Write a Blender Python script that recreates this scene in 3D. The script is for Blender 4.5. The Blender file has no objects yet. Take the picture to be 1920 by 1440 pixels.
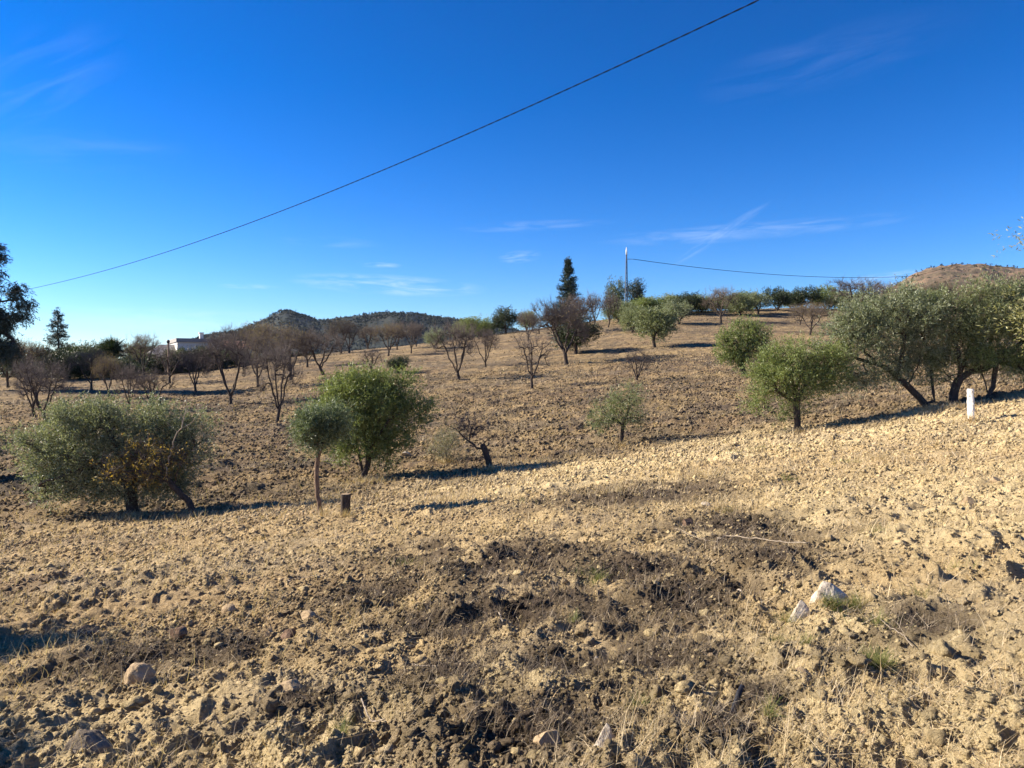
import bpy, math, numpy as np
from mathutils import Vector
PI = math.pi
SC = bpy.context.scene
# ------------------------------------------------------------------ camera, sky, sun, exposure
F = 1442.0; CX, CY, HOR = 960.0, 720.0, 690.0; CAMZ = 1.65
PITCH = math.atan((HOR - CY) / F)            # slightly down
cam_d = bpy.data.cameras.new("Camera"); cam = bpy.data.objects.new("Camera", cam_d)
SC.collection.objects.link(cam); SC.camera = cam
cam_d.sensor_width = 36; cam_d.lens = F / 1920 * 36; cam_d.clip_start = 0.05; cam_d.clip_end = 20000
cam.location = (0, 0, CAMZ); cam.rotation_euler = (PI / 2 + PITCH, 0, 0)
SUN_AZ = math.radians(-80); SUN_EL = math.radians(29)      # azimuth from +Y towards +X
S = Vector((math.sin(SUN_AZ) * math.cos(SUN_EL), math.cos(SUN_AZ) * math.cos(SUN_EL), math.sin(SUN_EL)))
w = bpy.data.worlds.new("World"); SC.world = w; w.use_nodes = True
nt = w.node_tree; N = nt.nodes; L = nt.links; N.clear()
out = N.new("ShaderNodeOutputWorld"); bg = N.new("ShaderNodeBackground"); bg.inputs[1].default_value = 0.070
sky = N.new("ShaderNodeTexSky"); sky.sky_type = 'NISHITA'; sky.sun_disc = False
sky.sun_elevation = SUN_EL; sky.sun_rotation = SUN_AZ
sky.altitude = 400; sky.air_density = 1.0; sky.dust_density = 0.05; sky.ozone_density = 3.0
m1 = N.new("ShaderNodeMixRGB"); m1.blend_type = 'MULTIPLY'; m1.inputs[0].default_value = 1; L.new(sky.outputs[0], m1.inputs[1]); m1.inputs[2].default_value = (.152, .170, .212, 1)
gm = N.new("ShaderNodeGamma"); gm.inputs[1].default_value = 1.35; L.new(m1.outputs[0], gm.inputs[0])
hs = N.new("ShaderNodeHueSaturation"); hs.inputs['Saturation'].default_value = 1.16; hs.inputs['Value'].default_value = 4.6; L.new(gm.outputs[0], hs.inputs['Color'])
def mth(op, a, b=None, c=None, clamp=False, tree=None):
    T = tree or nt
    n = T.nodes.new("ShaderNodeMath"); n.operation = op; n.use_clamp = clamp
    for i, v in enumerate((a, b, c)):
        if v is None: continue
        if hasattr(v, 'links'): T.links.new(v, n.inputs[i])
        else: n.inputs[i].default_value = v
    return n.outputs[0]
# thin cirrus, by direction in the sky
tc = N.new("ShaderNodeTexCoord"); sx = N.new("ShaderNodeSeparateXYZ"); L.new(tc.outputs['Generated'], sx.inputs[0])
az = mth('ARCTAN2', sx.outputs[0], sx.outputs[1]); el = mth('ARCSINE', sx.outputs[2])
def wisp(px, py, lx, ly, tilt, sc, amt, seed):
    a0 = math.atan((px - CX) / F); e0 = math.atan((HOR - py) / F * math.cos(a0))
    da = mth('SUBTRACT', az, a0); de = mth('SUBTRACT', el, e0)
    c, s_ = math.cos(tilt), math.sin(tilt)
    u = mth('ADD', mth('MULTIPLY', da, c), mth('MULTIPLY', de, s_))
    v = mth('SUBTRACT', mth('MULTIPLY', de, c), mth('MULTIPLY', da, s_))
    m = mth('ADD', mth('POWER', mth('ABSOLUTE', mth('DIVIDE', u, lx)), 2.0), mth('POWER', mth('ABSOLUTE', mth('DIVIDE', v, ly)), 2.0))
    m = mth('SUBTRACT', 1.0, m, clamp=True)
    cb = N.new("ShaderNodeCombineXYZ"); L.new(mth('MULTIPLY', u, sc), cb.inputs[0]); L.new(mth('MULTIPLY', v, sc * 7), cb.inputs[1]); cb.inputs[2].default_value = seed
    no = N.new("ShaderNodeTexNoise"); no.inputs['Scale'].default_value = 1; no.inputs['Detail'].default_value = 6; no.inputs['Roughness'].default_value = .6; no.inputs['Distortion'].default_value = .6
    L.new(cb.outputs[0], no.inputs['Vector'])
    t = mth('MULTIPLY', mth('SUBTRACT', no.outputs[0], .42, clamp=True), 3.2, clamp=True)
    return mth('MULTIPLY', mth('MULTIPLY', t, m), amt)
ws = [wisp(730, 535, .13, .014, -.04, 16, .5, 1), wisp(1400, 435, .20, .012, .03, 13, .24, 2), wisp(1350, 440, .075, .007, .55, 20, .2, 3),
      wisp(1540, 118, .16, .035, .12, 9, .045, 4), wisp(90, 150, .10, .05, .55, 9, .055, 5), wisp(350, 600, .16, .016, 0, 12, .25, 6),
      wisp(975, 482, .03, .009, .1, 30, .3, 7), wisp(1000, 425, .11, .008, .03, 14, .18, 8), wisp(715, 498, .028, .004, 0, 25, .4, 9),
      wisp(470, 538, .04, .004, 0, 25, .35, 10), wisp(160, 285, .12, .025, .1, 8, .05, 11), wisp(620, 455, .07, .008, 0, 14, .12, 12), wisp(1660, 525, .06, .01, .1, 20, .4, 13)]
tot = ws[0]
for x in ws[1:]: tot = mth('ADD', tot, x, clamp=True)
mx = N.new("ShaderNodeMixRGB"); L.new(tot, mx.inputs[0]); L.new(hs.outputs[0], mx.inputs[1]); mx.inputs[2].default_value = (6.2, 7.0, 8.2, 1)
L.new(mx.outputs[0], bg.inputs[0]); L.new(bg.outputs[0], out.inputs[0])
sl = bpy.data.lights.new("Sun", 'SUN'); sl.energy = 5.0; sl.angle = math.radians(.53); sl.color = (1, .89, .72)
so = bpy.data.objects.new("Sun", sl); SC.collection.objects.link(so); so.rotation_euler = S.to_track_quat('Z', 'Y').to_euler(); so.location = S * 60
SC.view_settings.view_transform = 'Standard'; SC.view_settings.look = 'None'; SC.view_settings.exposure = 1.36; SC.view_settings.gamma = 1
SC.render.engine = 'CYCLES'
try:
    SC.cycles.max_bounces = 6; SC.cycles.diffuse_bounces = 3; SC.cycles.transparent_max_bounces = 4; SC.cycles.volume_bounces = 0
except Exception: pass

# ------------------------------------------------------------------ numpy noise
def _h(ix, iy, seed):
    with np.errstate(over='ignore'):
        n = ix.astype(np.uint32) * np.uint32(374761393) + iy.astype(np.uint32) * np.uint32(668265263) + np.uint32((seed * 2246822519 + 777) & 0xffffffff)
        n = (n ^ (n >> np.uint32(13))) * np.uint32(1274126177)
        n = (n ^ (n >> np.uint32(15))) * np.uint32(2246822519)
        n = n ^ (n >> np.uint32(16))
    return n.astype(np.float32) / np.float32(4294967295.0)
def vn(x, y, seed=0):
    fx = np.floor(x); fy = np.floor(y); ix = fx.astype(np.int64); iy = fy.astype(np.int64)
    tx = (x - fx); ty = (y - fy); tx = tx * tx * (3 - 2 * tx); ty = ty * ty * (3 - 2 * ty)
    a = _h(ix, iy, seed); b = _h(ix + 1, iy, seed); c = _h(ix, iy + 1, seed); d = _h(ix + 1, iy + 1, seed)
    return (a + (b - a) * tx) * (1 - ty) + (c + (d - c) * tx) * ty
def fbm(x, y, seed=0, o=4):
    s = 0; a = .5; t = 0
    for i in range(o):
        s = s + a * vn(x * (1.97 ** i) + 13.1 * i, y * (1.97 ** i) + 7.7 * i, seed + i); t += a; a *= .5
    return s / t
def lumps(x, y, seed, dens=.7):
    """worley bumps, each a rounded angular clod of random size; 0..1"""
    fx = np.floor(x); fy = np.floor(y); res = np.zeros_like(x)
    for i in (-1, 0, 1):
        for j in (-1, 0, 1):
            cx = fx + i; cy = fy + j; ix = cx.astype(np.int64); iy = cy.astype(np.int64)
            px = cx + _h(ix, iy, seed); py = cy + _h(ix, iy, seed + 1); rr = _h(ix, iy, seed + 2)
            keep = (_h(ix, iy, seed + 3) < dens)
            R = .25 + .45 * rr * rr; an = rr * 40; dx = (x - px); dy = (y - py)
            u = dx * np.cos(an) + dy * np.sin(an); v = -dx * np.sin(an) + dy * np.cos(an)
            d = np.sqrt(u * u + v * v * 1.7)
            k = np.clip(1 - (d / R) ** 2, 0, 1)
            res = np.maximum(res, np.sqrt(k) * R / .7 * keep)
    return res
def sm(a, b, x):
    t = np.clip((x - a) / (b - a), 0, 1); return t * t * (3 - 2 * t)

# ------------------------------------------------------------------ terrain
def ray(px, py):
    x = (px - CX) / F; z = (CY - py) / F; y = 1.0
    c, s_ = math.cos(PITCH), math.sin(PITCH)
    return np.array([x, y * c - z * s_, y * s_ + z * c])
ctrl = []
def C(px, py, d):
    r = ray(px, py); t = d / r[1]; X = r[0] * t; Y = d; Z = CAMZ + r[2] * t
    rr = math.hypot(X, Y); ctrl.append((math.atan2(X, Y), math.log(rr), Z / rr))
for a in (-62, -48, -33, -18, 0, 18, 33, 48, 62):           # near bank: a tilted plane
    for r in (1.2, 2.5, 4.5, 7.5, 12, 18):
        A = math.radians(a); X, Y = r * math.sin(A), r * math.cos(A)
        ctrl.append((A, math.log(r), (0.105 * X - 0.062 * Y) / r))
for px, rows in {0: ((1010, 18), (900, 25), (830, 32), (780, 42), (740, 55), (715, 70), (702, 90)),
                 300: ((965, 20), (880, 26), (810, 36), (770, 45), (730, 59), (705, 75), (694, 92)),
                 600: ((928, 22), (865, 28), (795, 37), (750, 46), (702, 63), (680, 77), (664, 96)),
                 960: ((882, 24), (845, 28), (790, 34), (755, 41), (728, 48), (690, 60), (650, 80), (622, 100)),
                 1230: ((835, 25), (800, 29), (750, 36), (710, 46), (660, 61), (620, 80), (588, 100)),
                 1500: ((803, 25), (765, 30), (720, 38), (680, 50), (645, 65), (600, 87), (578, 102)),
                 1920: ((745, 24), (722, 29), (695, 36), (645, 60), (605, 85), (582, 110)),
                 2350: ((720, 24), (640, 50), (600, 100)), -500: ((1080, 18), (900, 32), (760, 60), (720, 95))}.items():
    for py, d in rows: C(px, py, d)
for px, Zs in {-500: (-1, -6), 0: (-.5, -6), 300: (0, -4), 600: (1.0, -2), 960: (4.5, 6), 1230: (7.5, 8), 1500: (9.0, 12), 1920: (10, 22), 2350: (10, 20)}.items():
    A = math.atan((px - CX) / F)
    for r, Z in zip((150, 320, 700, 1600, 5000), (Zs[0], Zs[1], Zs[1] * 1.2, -10, -60)): ctrl.append((A, math.log(r), Z / r))
ctrl = np.array(ctrl)
def _tp(d2): return np.where(d2 > 1e-12, d2 * np.log(d2 + 1e-12) * .5, 0)
_P = np.stack([ctrl[:, 0] * 1.6, ctrl[:, 1]], 1); _n = len(_P)
_K = _tp(((_P[:, None] - _P[None]) ** 2).sum(-1)) + np.eye(_n) * .004
_Q = np.hstack([np.ones((_n, 1)), _P]); _M = np.block([[_K, _Q], [_Q.T, np.zeros((3, 3))]])
_W = np.linalg.solve(_M, np.concatenate([ctrl[:, 2], np.zeros(3)]))
# tabulate g on a regular grid and look it up bilinearly
GA = np.linspace(-1.2, 1.2, 161); GR = np.linspace(math.log(1.0), math.log(6000), 260)
_gx, _gy = np.meshgrid(GA, GR, indexing='ij'); _g = np.stack([_gx.ravel() * 1.6, _gy.ravel()], 1)
_G = (_tp(((_g[:, None] - _P[None]) ** 2).sum(-1)) @ _W[:_n] + _W[_n] + _g @ _W[_n + 1:]).reshape(_gx.shape)
def base_z(x, y):
    x = np.asarray(x, float); y = np.asarray(y, float)
    r = np.hypot(x, y); ph = np.arctan2(x, y)
    def look(p):
        i = np.clip((p + 1.2) / 2.4 * 160, 0, 159.999); j = np.clip((np.log(np.maximum(r, 1.0)) - GR[0]) / (GR[-1] - GR[0]) * 259, 0, 258.999)
        i0 = i.astype(int); j0 = j.astype(int); a = i - i0; b = j - j0
        return (_G[i0, j0] * (1 - a) + _G[i0 + 1, j0] * a) * (1 - b) + (_G[i0, j0 + 1] * (1 - a) + _G[i0 + 1, j0 + 1] * a) * b
    t = sm(1.2, PI, np.abs(ph)) * .5
    pc = np.clip(ph, -1.2, 1.2)
    return r * (look(pc) * (1 - t) + look(-pc) * t)
def at(px, py=None, d=None):
    """the ground point behind a pixel column: where its ray first meets the terrain, or at the distance d"""
    if d is not None:
        X = (px - CX) / F * d; return np.array([X, d, float(base_z(X, d))])
    v = ray(px, py); t = np.geomspace(2.0, 400, 3000)
    X = v[0] * t; Y = v[1] * t; Z = CAMZ + v[2] * t; below = np.nonzero(Z < base_z(X, Y))[0]
    if len(below) == 0:
        k = int(np.argmin((Z - base_z(X, Y))[t < 130])); return np.array([X[k], Y[k], float(base_z(X[k], Y[k]))])
    k = below[0]; return np.array([X[k], Y[k], float(base_z(X[k], Y[k]))])
def spot(px, py, rpx, rpy):
    p = at(px, py); q = at(px, py - rpy); q2 = at(px, py + rpy)
    return p[0], p[1], rpx * p[1] / F, max(.05, (q[1] - q2[1]) / 2)
def blobmask(x, y, spots):
    m = np.zeros_like(x)
    for (sx_, sy_, rx, ry) in spots: m = np.maximum(m, np.exp(-(((x - sx_) / rx) ** 2 + ((y - sy_) / ry) ** 2)))
    return m
WEED = [spot(*a) for a in ((900, 1190, 120, 40), (560, 1330, 120, 30), (430, 1230, 130, 30), (1180, 1080, 200, 40), (1450, 1060, 120, 30), (1420, 1330, 70, 50), (1550, 1250, 90, 30), (700, 1120, 130, 25), (1010, 1150, 260, 75), (870, 1260, 170, 70), (1080, 1260, 220, 70), (1010, 1380, 230, 70), (1280, 1130, 150, 50), (1240, 1250, 150, 80), (960, 1060, 230, 50),
                           (1370, 1000, 150, 40), (1200, 930, 200, 25), (1330, 1400, 100, 60), (1700, 1190, 130, 45), (250, 1250, 150, 40), (780, 1180, 120, 30), (800, 1040, 120, 20))]
PIT = [spot(*a) for a in ((985, 1175, 34, 16), (800, 1320, 34, 18), (1050, 1250, 45, 12), (1380, 1345, 40, 22), (760, 1135, 35, 10), (1380, 1110, 30, 12), (1290, 985, 16, 6), (690, 1370, 45, 14), (1090, 1335, 60, 20), (830, 1370, 30, 10))]
def ridge_y(x):      # forward distance of the lip where the near bank ends
    return np.interp(x, [-13, -8, -5, 0, 4, 9, 15], [19.5, 20.5, 21.5, 23.5, 24.5, 25, 24])
def height(x, y, sp):
    """terrain with clods; sp = local mesh spacing, finer detail than it is dropped"""
    r = np.hypot(x, y); z = base_z(x, y)
    k = lambda wl: np.clip((wl / np.maximum(sp, 1e-4) - 1.2) / 1.2, 0, 1)
    z = z + (fbm(x / 9, y / 9, 3, 3) - .5) * .35 * sm(4, 20, r) * (1 - sm(150, 400, r))
    wd = blobmask(x, y, WEED); ft = sm(-1.5, 1.5, y - ridge_y(x))
    rough = (.45 + .9 * vn(x / 1.7, y / 1.7, 50)) * (1 - .25 * ft)
    z = z + (fbm(x / .8, y / .8, 7, 3) - .5) * .16 * k(.5)
    z = z - .13 * blobmask(x, y, PIT) * k(.3)
    wx = x + (vn(x / .25, y / .25, 90) - .5) * .12; wy = y + (vn(x / .25, y / .25, 91) - .5) * .12
    jag = .35 + 1.3 * vn(wx / .045, wy / .045, 92) * k(.05) + .65 * (1 - k(.05))
    bil = lambda wl, sd: 1 - 2 * np.abs(vn(wx / wl, wy / wl, sd) - .5)
    z = z + lumps(wx / .62, wy / .62, 11, .28) * .075 * rough * k(.3) * (.6 + .4 * jag)
    z = z + lumps(wx / .21, wy / .21, 21, .2) * .024 * rough * k(.13) * jag * (.3 + 1.4 * vn(wx / .09, wy / .09, 94))
    z = z + lumps(wx / .085, wy / .085, 31, .5) * .016 * rough * k(.06) * jag
    z = z + (bil(.34, 33) ** 2 * .055 * k(.2) + bil(.14, 34) ** 2 * .042 * k(.08) + bil(.062, 35) ** 2 * .024 * k(.04)) * rough
    z = z + (fbm(x / .045, y / .045, 41, 3) - .5) * .042 * k(.03)
    z = z + (fbm(x / .16, y / .16, 43, 3) - .5) * .10 * k(.10)
    # furrows of the ploughed far field, along the contour
    fu = (y + .12 * x + 1.5 * fbm(x / 12, y / 12, 61, 2)) / 1.15
    z = z + ft * (np.abs(np.mod(fu, 1) - .5) - .25) * .20 * (1 - sm(110, 150, r))
    z = z - .04 * sm(0, 1.2, y - ridge_y(x)) * 0
    # big clods at coarse scale so that far soil stays rough
    z = z + (lumps(wx / .8, wy / .6, 71, .5) * .09 + (1 - 2 * np.abs(vn(wx / .7, wy / .5, 72) - .5)) ** 2 * .07) * sm(12, 30, r) * k(.4)
    return z
TAN = np.array([.79, .63, .355]); GREY = np.array([.37, .295, .205]); DARK = np.array([.105, .080, .060]); STRAW = np.array([.54, .395, .21]); BROWN = np.array([.37, .265, .165])
def soil(x, y):
    r = np.hypot(x, y)
    ft = sm(-3.0, 2.0, y - ridge_y(x) + (fbm(x / 1.6, y / 1.6, 5, 3) - .5) * 5)
    n1 = fbm(x / 2.3, y / 1.3, 101, 4); n2 = fbm(x / .45, y / .45, 111, 3); n3 = fbm(x / 7, y / 3.5, 121, 3)
    c = TAN[None] * np.ones((len(x), 1))
    def mixc(c, col, m): m = np.clip(m, 0, 1)[:, None]; return c * (1 - m) + col[None] * m
    left = sm(1.5, -5, x) * sm(4, 9, r)
    c = mixc(c, BROWN, .35 * sm(.5, .7, n1) + .55 * left)
    c = mixc(c, STRAW, .6 * sm(.5, .7, n3))
    c = mixc(c, GREY, .4 * sm(.52, .7, fbm(x / 1.1, y / .9, 131, 3)))
    wd = blobmask(x, y, WEED)
    c = mixc(c, DARK, wd ** .7 * sm(.40, .48, n2 * .62 + n1 * .3 + wd * .10))
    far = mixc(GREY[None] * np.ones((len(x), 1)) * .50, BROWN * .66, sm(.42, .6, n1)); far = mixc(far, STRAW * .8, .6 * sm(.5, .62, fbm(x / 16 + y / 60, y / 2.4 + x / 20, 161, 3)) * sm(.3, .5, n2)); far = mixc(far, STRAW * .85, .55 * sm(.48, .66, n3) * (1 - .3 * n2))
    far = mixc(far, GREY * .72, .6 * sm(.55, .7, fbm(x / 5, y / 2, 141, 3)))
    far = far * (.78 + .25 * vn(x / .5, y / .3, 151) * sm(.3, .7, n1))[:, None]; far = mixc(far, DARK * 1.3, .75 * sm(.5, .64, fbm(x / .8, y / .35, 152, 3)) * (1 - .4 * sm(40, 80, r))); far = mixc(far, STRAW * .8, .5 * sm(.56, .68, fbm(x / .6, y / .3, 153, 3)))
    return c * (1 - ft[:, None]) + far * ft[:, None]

# ------------------------------------------------------------------ mesh helpers
def fastmesh(name, V, F_, mats, smooth=False, midx=None, col=None):
    me = bpy.data.meshes.new(name); V = np.ascontiguousarray(V, np.float32); n = len(V)
    me.vertices.add(n); me.vertices.foreach_set('co', V.ravel())
    if not isinstance(F_, list): F_ = [F_]
    F_ = [np.asarray(f, np.int32) for f in F_ if len(f)]
    tot = sum(f.size for f in F_); me.loops.add(tot)
    me.loops.foreach_set('vertex_index', np.concatenate([f.ravel() for f in F_]))
    cnt = np.concatenate([np.full(len(f), f.shape[1], np.int32) for f in F_]); st = np.concatenate([[0], np.cumsum(cnt)[:-1]]).astype(np.int32)
    me.polygons.add(len(cnt)); me.polygons.foreach_set('loop_start', st); me.polygons.foreach_set('loop_total', cnt)
    if smooth: me.polygons.foreach_set('use_smooth', np.ones(len(cnt), bool))
    for m in (mats if isinstance(mats, (list, tuple)) else [mats]): me.materials.append(m)
    if midx is not None: me.polygons.foreach_set('material_index', np.asarray(midx, np.int32))
    if col is not None:
        at_ = me.color_attributes.new('soil', 'FLOAT_COLOR', 'POINT')
        at_.data.foreach_set('color', np.hstack([col, np.ones((n, 1))]).astype(np.float32).ravel())
    me.update(calc_edges=True); return me
def link(name, me, parent=None, loc=None):
    o = bpy.data.objects.new(name, me); SC.collection.objects.link(o)
    if parent: o.parent = parent
    if loc is not None: o.location = [float(v) for v in loc]
    return o
def tag(o, label=None, cat=None, group=None, kind=None):
    for k, v in (('label', label), ('category', cat), ('group', group), ('kind', kind)):
        if v: o[k] = v
    return o
def thing(name, label, cat, loc, group=None): return tag(link(name, None, None, loc), label, cat, group)
def ico(sub=1):
    t = (1 + 5 ** .5) / 2
    v = [(-1, t, 0), (1, t, 0), (-1, -t, 0), (1, -t, 0), (0, -1, t), (0, 1, t), (0, -1, -t), (0, 1, -t), (t, 0, -1), (t, 0, 1), (-t, 0, -1), (-t, 0, 1)]
    f = [(0, 11, 5), (0, 5, 1), (0, 1, 7), (0, 7, 10), (0, 10, 11), (1, 5, 9), (5, 11, 4), (11, 10, 2), (10, 7, 6), (7, 1, 8), (3, 9, 4), (3, 4, 2), (3, 2, 6), (3, 6, 8), (3, 8, 9), (4, 9, 5), (2, 4, 11), (6, 2, 10), (8, 6, 7), (9, 8, 1)]
    v = [np.array(p) / np.linalg.norm(p) for p in v]
    for _ in range(sub):
        mid = {}; nf = []
        def m(a, b):
            k = (min(a, b), max(a, b))
            if k not in mid:
                p = v[a] + v[b]; v.append(p / np.linalg.norm(p)); mid[k] = len(v) - 1
            return mid[k]
        for a, b, c in f:
            ab, bc, ca = m(a, b), m(b, c), m(c, a); nf += [(a, ab, ca), (b, bc, ab), (c, ca, bc), (ab, bc, ca)]
        f = nf
    return np.array(v), np.array(f)
def norm(a): return a / np.maximum(np.linalg.norm(a, axis=-1, keepdims=True), 1e-9)

# ------------------------------------------------------------------ materials
def mat(name):
    m = bpy.data.materials.new(name); m.use_nodes = True; T = m.node_tree; b = T.nodes['Principled BSDF']
    b.inputs['Roughness'].default_value = .85
    try: b.inputs['Specular IOR Level'].default_value = .25
    except Exception: pass
    return m, T, b
def noise(T, scale, detail=4, rough=.55, vec=None, out=0):
    n = T.nodes.new('ShaderNodeTexNoise'); n.inputs['Scale'].default_value = scale; n.inputs['Detail'].default_value = detail; n.inputs['Roughness'].default_value = rough
    if vec is None:
        g = T.nodes.new('ShaderNodeNewGeometry'); vec = g.outputs['Position']
    T.links.new(vec, n.inputs['Vector']); return n.outputs[out]
def objvec(T): return T.nodes.new('ShaderNodeTexCoord').outputs['Object']
def ramp(T, fac, stops):
    r = T.nodes.new('ShaderNodeValToRGB'); e = r.color_ramp.elements
    while len(e) < len(stops): e.new(.5)
    for i, (p, c) in enumerate(stops): e[i].position = p; e[i].color = (*c, 1)
    T.links.new(fac, r.inputs[0]); return r.outputs[0]
def bump(T, b, h, strength, dist):
    n = T.nodes.new('ShaderNodeBump'); n.inputs['Strength'].default_value = strength; n.inputs['Distance'].default_value = dist
    T.links.new(h, n.inputs['Height']); T.links.new(n.outputs[0], b.inputs['Normal'])
def mixrgb(T, mode, f, a, b_):
    n = T.nodes.new('ShaderNodeMixRGB'); n.blend_type = mode
    for i, v in enumerate((f, a, b_)):
        if hasattr(v, 'links'): T.links.new(v, n.inputs[i])
        elif i == 0: n.inputs[0].default_value = v
        else: n.inputs[i].default_value = (*v, 1)
    return n.outputs[0]
def soil_mat():
    m, T, b = mat('clay_soil'); a = T.nodes.new('ShaderNodeVertexColor'); a.layer_name = 'soil'
    v1 = ramp(T, noise(T, 9, 6, .65), [(.3, (.74, .72, .70)), (.5, (1, 1, 1)), (.72, (1.0, 1.0, 1.0))])
    v2 = ramp(T, noise(T, 55, 3, .6), [(.32, (.68, .65, .62)), (.48, (1, 1, 1)), (.7, (1.0, 1.0, 1.0))])
    v3 = ramp(T, noise(T, 1.4, 5, .7), [(.35, (.86, .84, .82)), (.55, (1, 1, 1))])
    c = mixrgb(T, 'MULTIPLY', 1, a.outputs[0], v1); c = mixrgb(T, 'MULTIPLY', 1, c, v2); c = mixrgb(T, 'MULTIPLY', 1, c, v3)
    T.links.new(c, b.inputs['Base Color']); b.inputs['Roughness'].default_value = .95
    h = mth('ADD', mth('MULTIPLY', noise(T, 5, 10, .78), 2.2, tree=T), mth('MULTIPLY', noise(T, 70, 3, .6), .25, tree=T), tree=T)
    h = mth('ADD', h, mth('MULTIPLY', noise(T, 1.5, 4, .7), 3.0, tree=T), tree=T); bump(T, b, h, 1.0, .07); b.inputs['Specular IOR Level'].default_value = .1
    return m
M_SOIL = soil_mat()
def island_mat(name, stops, rough=.7, transl=0, spec=.3, back=None):
    m, T, b = mat(name); g = T.nodes.new('ShaderNodeNewGeometry')
    c = ramp(T, g.outputs['Random Per Island'], stops)
    if back is not None: c = mixrgb(T, 'MIX', mth('MULTIPLY', g.outputs['Backfacing'], back[1], tree=T), c, back[0])
    T.links.new(c, b.inputs['Base Color']); b.inputs['Roughness'].default_value = rough; b.inputs['Specular IOR Level'].default_value = spec
    if transl:
        t = T.nodes.new('ShaderNodeBsdfTranslucent'); T.links.new(mixrgb(T, 'MULTIPLY', 1, c, (1.15, 1.15, .6)), t.inputs[0])
        mxs = T.nodes.new('ShaderNodeMixShader'); mxs.inputs[0].default_value = transl
        T.links.new(b.outputs[0], mxs.inputs[1]); T.links.new(t.outputs[0], mxs.inputs[2])
        T.links.new(mxs.outputs[0], T.nodes['Material Output'].inputs[0])
    return m
def leafm(name, base, back, transl=.3, var=.35):
    c = np.array(base); return island_mat(name, [(0, tuple(c * (1 - var))), (.5, tuple(c)), (1, tuple(c * (1 + var) + .01))], .5, transl, .4, (back, .75))
M_OLIVE = leafm('olive_leaf', (.125, .15, .058), (.30, .33, .20))
M_OLIVE_S = leafm('silvery_olive_leaf', (.125, .150, .080), (.34, .37, .26))
M_OLIVE_G = leafm('young_olive_leaf', (.135, .170, .042), (.26, .31, .13))
M_OLIVE_D = leafm('dark_olive_leaf', (.09, .122, .055), (.22, .27, .18), .25)
M_OLIVE_Y = leafm('yellowish_olive_leaf', (.22, .22, .07), (.38, .37, .2))
M_PINE = leafm('conifer_needle', (.022, .040, .024), (.03, .05, .03), .08)
M_PINE_L = leafm('light_pine_needle', (.10, .125, .05), (.1, .13, .05), .15)
M_SHRUB = leafm('shrub_leaf', (.030, .046, .016), (.045, .065, .022), .15)
M_SHRUB_G = leafm('green_shrub_leaf', (.085, .10, .03), (.11, .13, .05), .2)
M_EUC = leafm('eucalyptus_leaf', (.045, .062, .042), (.08, .10, .07), .15)
M_YEL = island_mat('yellow_autumn_leaf', [(0, (.26, .17, .05)), (.5, (.40, .29, .07)), (1, (.20, .15, .05))], .6, .35)
M_BRN = island_mat('withered_leaf', [(0, (.26, .17, .08)), (.5, (.21, .15, .07)), (1, (.17, .165, .07))], .7, .3)
M_SCRUB = island_mat('scrub_leaf', [(0, (.012, .018, .011)), (.6, (.020, .028, .015)), (1, (.035, .036, .02))], .8, .0)
def bark(name, c0, c1):
    m, T, b = mat(name); v = objvec(T)
    mp = T.nodes.new('ShaderNodeMapping'); mp.inputs['Scale'].default_value = (1, 1, .25); T.links.new(v, mp.inputs[0])
    n = noise(T, 28, 6, .7, mp.outputs[0]); T.links.new(ramp(T, n, [(.3, c0), (.7, c1)]), b.inputs['Base Color']); bump(T, b, n, .9, .03); b.inputs['Roughness'].default_value = .95
    return m
M_BARK = bark('dark_bark', (.030, .022, .018), (.105, .08, .062))
M_BARK_L = bark('pale_bark', (.16, .11, .075), (.40, .29, .20))
M_BARK_M = bark('brown_bark', (.10, .065, .045), (.26, .18, .125))
M_TWIG = bark('almond_twig', (.090, .072, .064), (.19, .155, .138))
M_DEAD = bark('bleached_wood', (.24, .19, .14), (.42, .35, .27))
def rockm(name, c0, c1, c2):
    m, T, b = mat(name); v = objvec(T); n = noise(T, 9, 8, .65, v); T.links.new(ramp(T, n, [(.3, c0), (.52, c1), (.7, c2)]), b.inputs['Base Color']); bump(T, b, noise(T, 26, 6, .7, v), .7, .03); return m
M_ROCKW = rockm('pale_limestone', (.28, .21, .14), (.52, .45, .36), (.68, .62, .54))
M_ROCKT = rockm('tan_sandstone', (.22, .155, .09), (.40, .29, .17), (.5, .38, .24))
M_ROCKG = rockm('grey_stone', (.10, .075, .05), (.21, .165, .115), (.32, .26, .19))
M_ROCKB = rockm('brown_stone', (.09, .055, .035), (.18, .11, .07), (.26, .17, .11))

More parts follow.
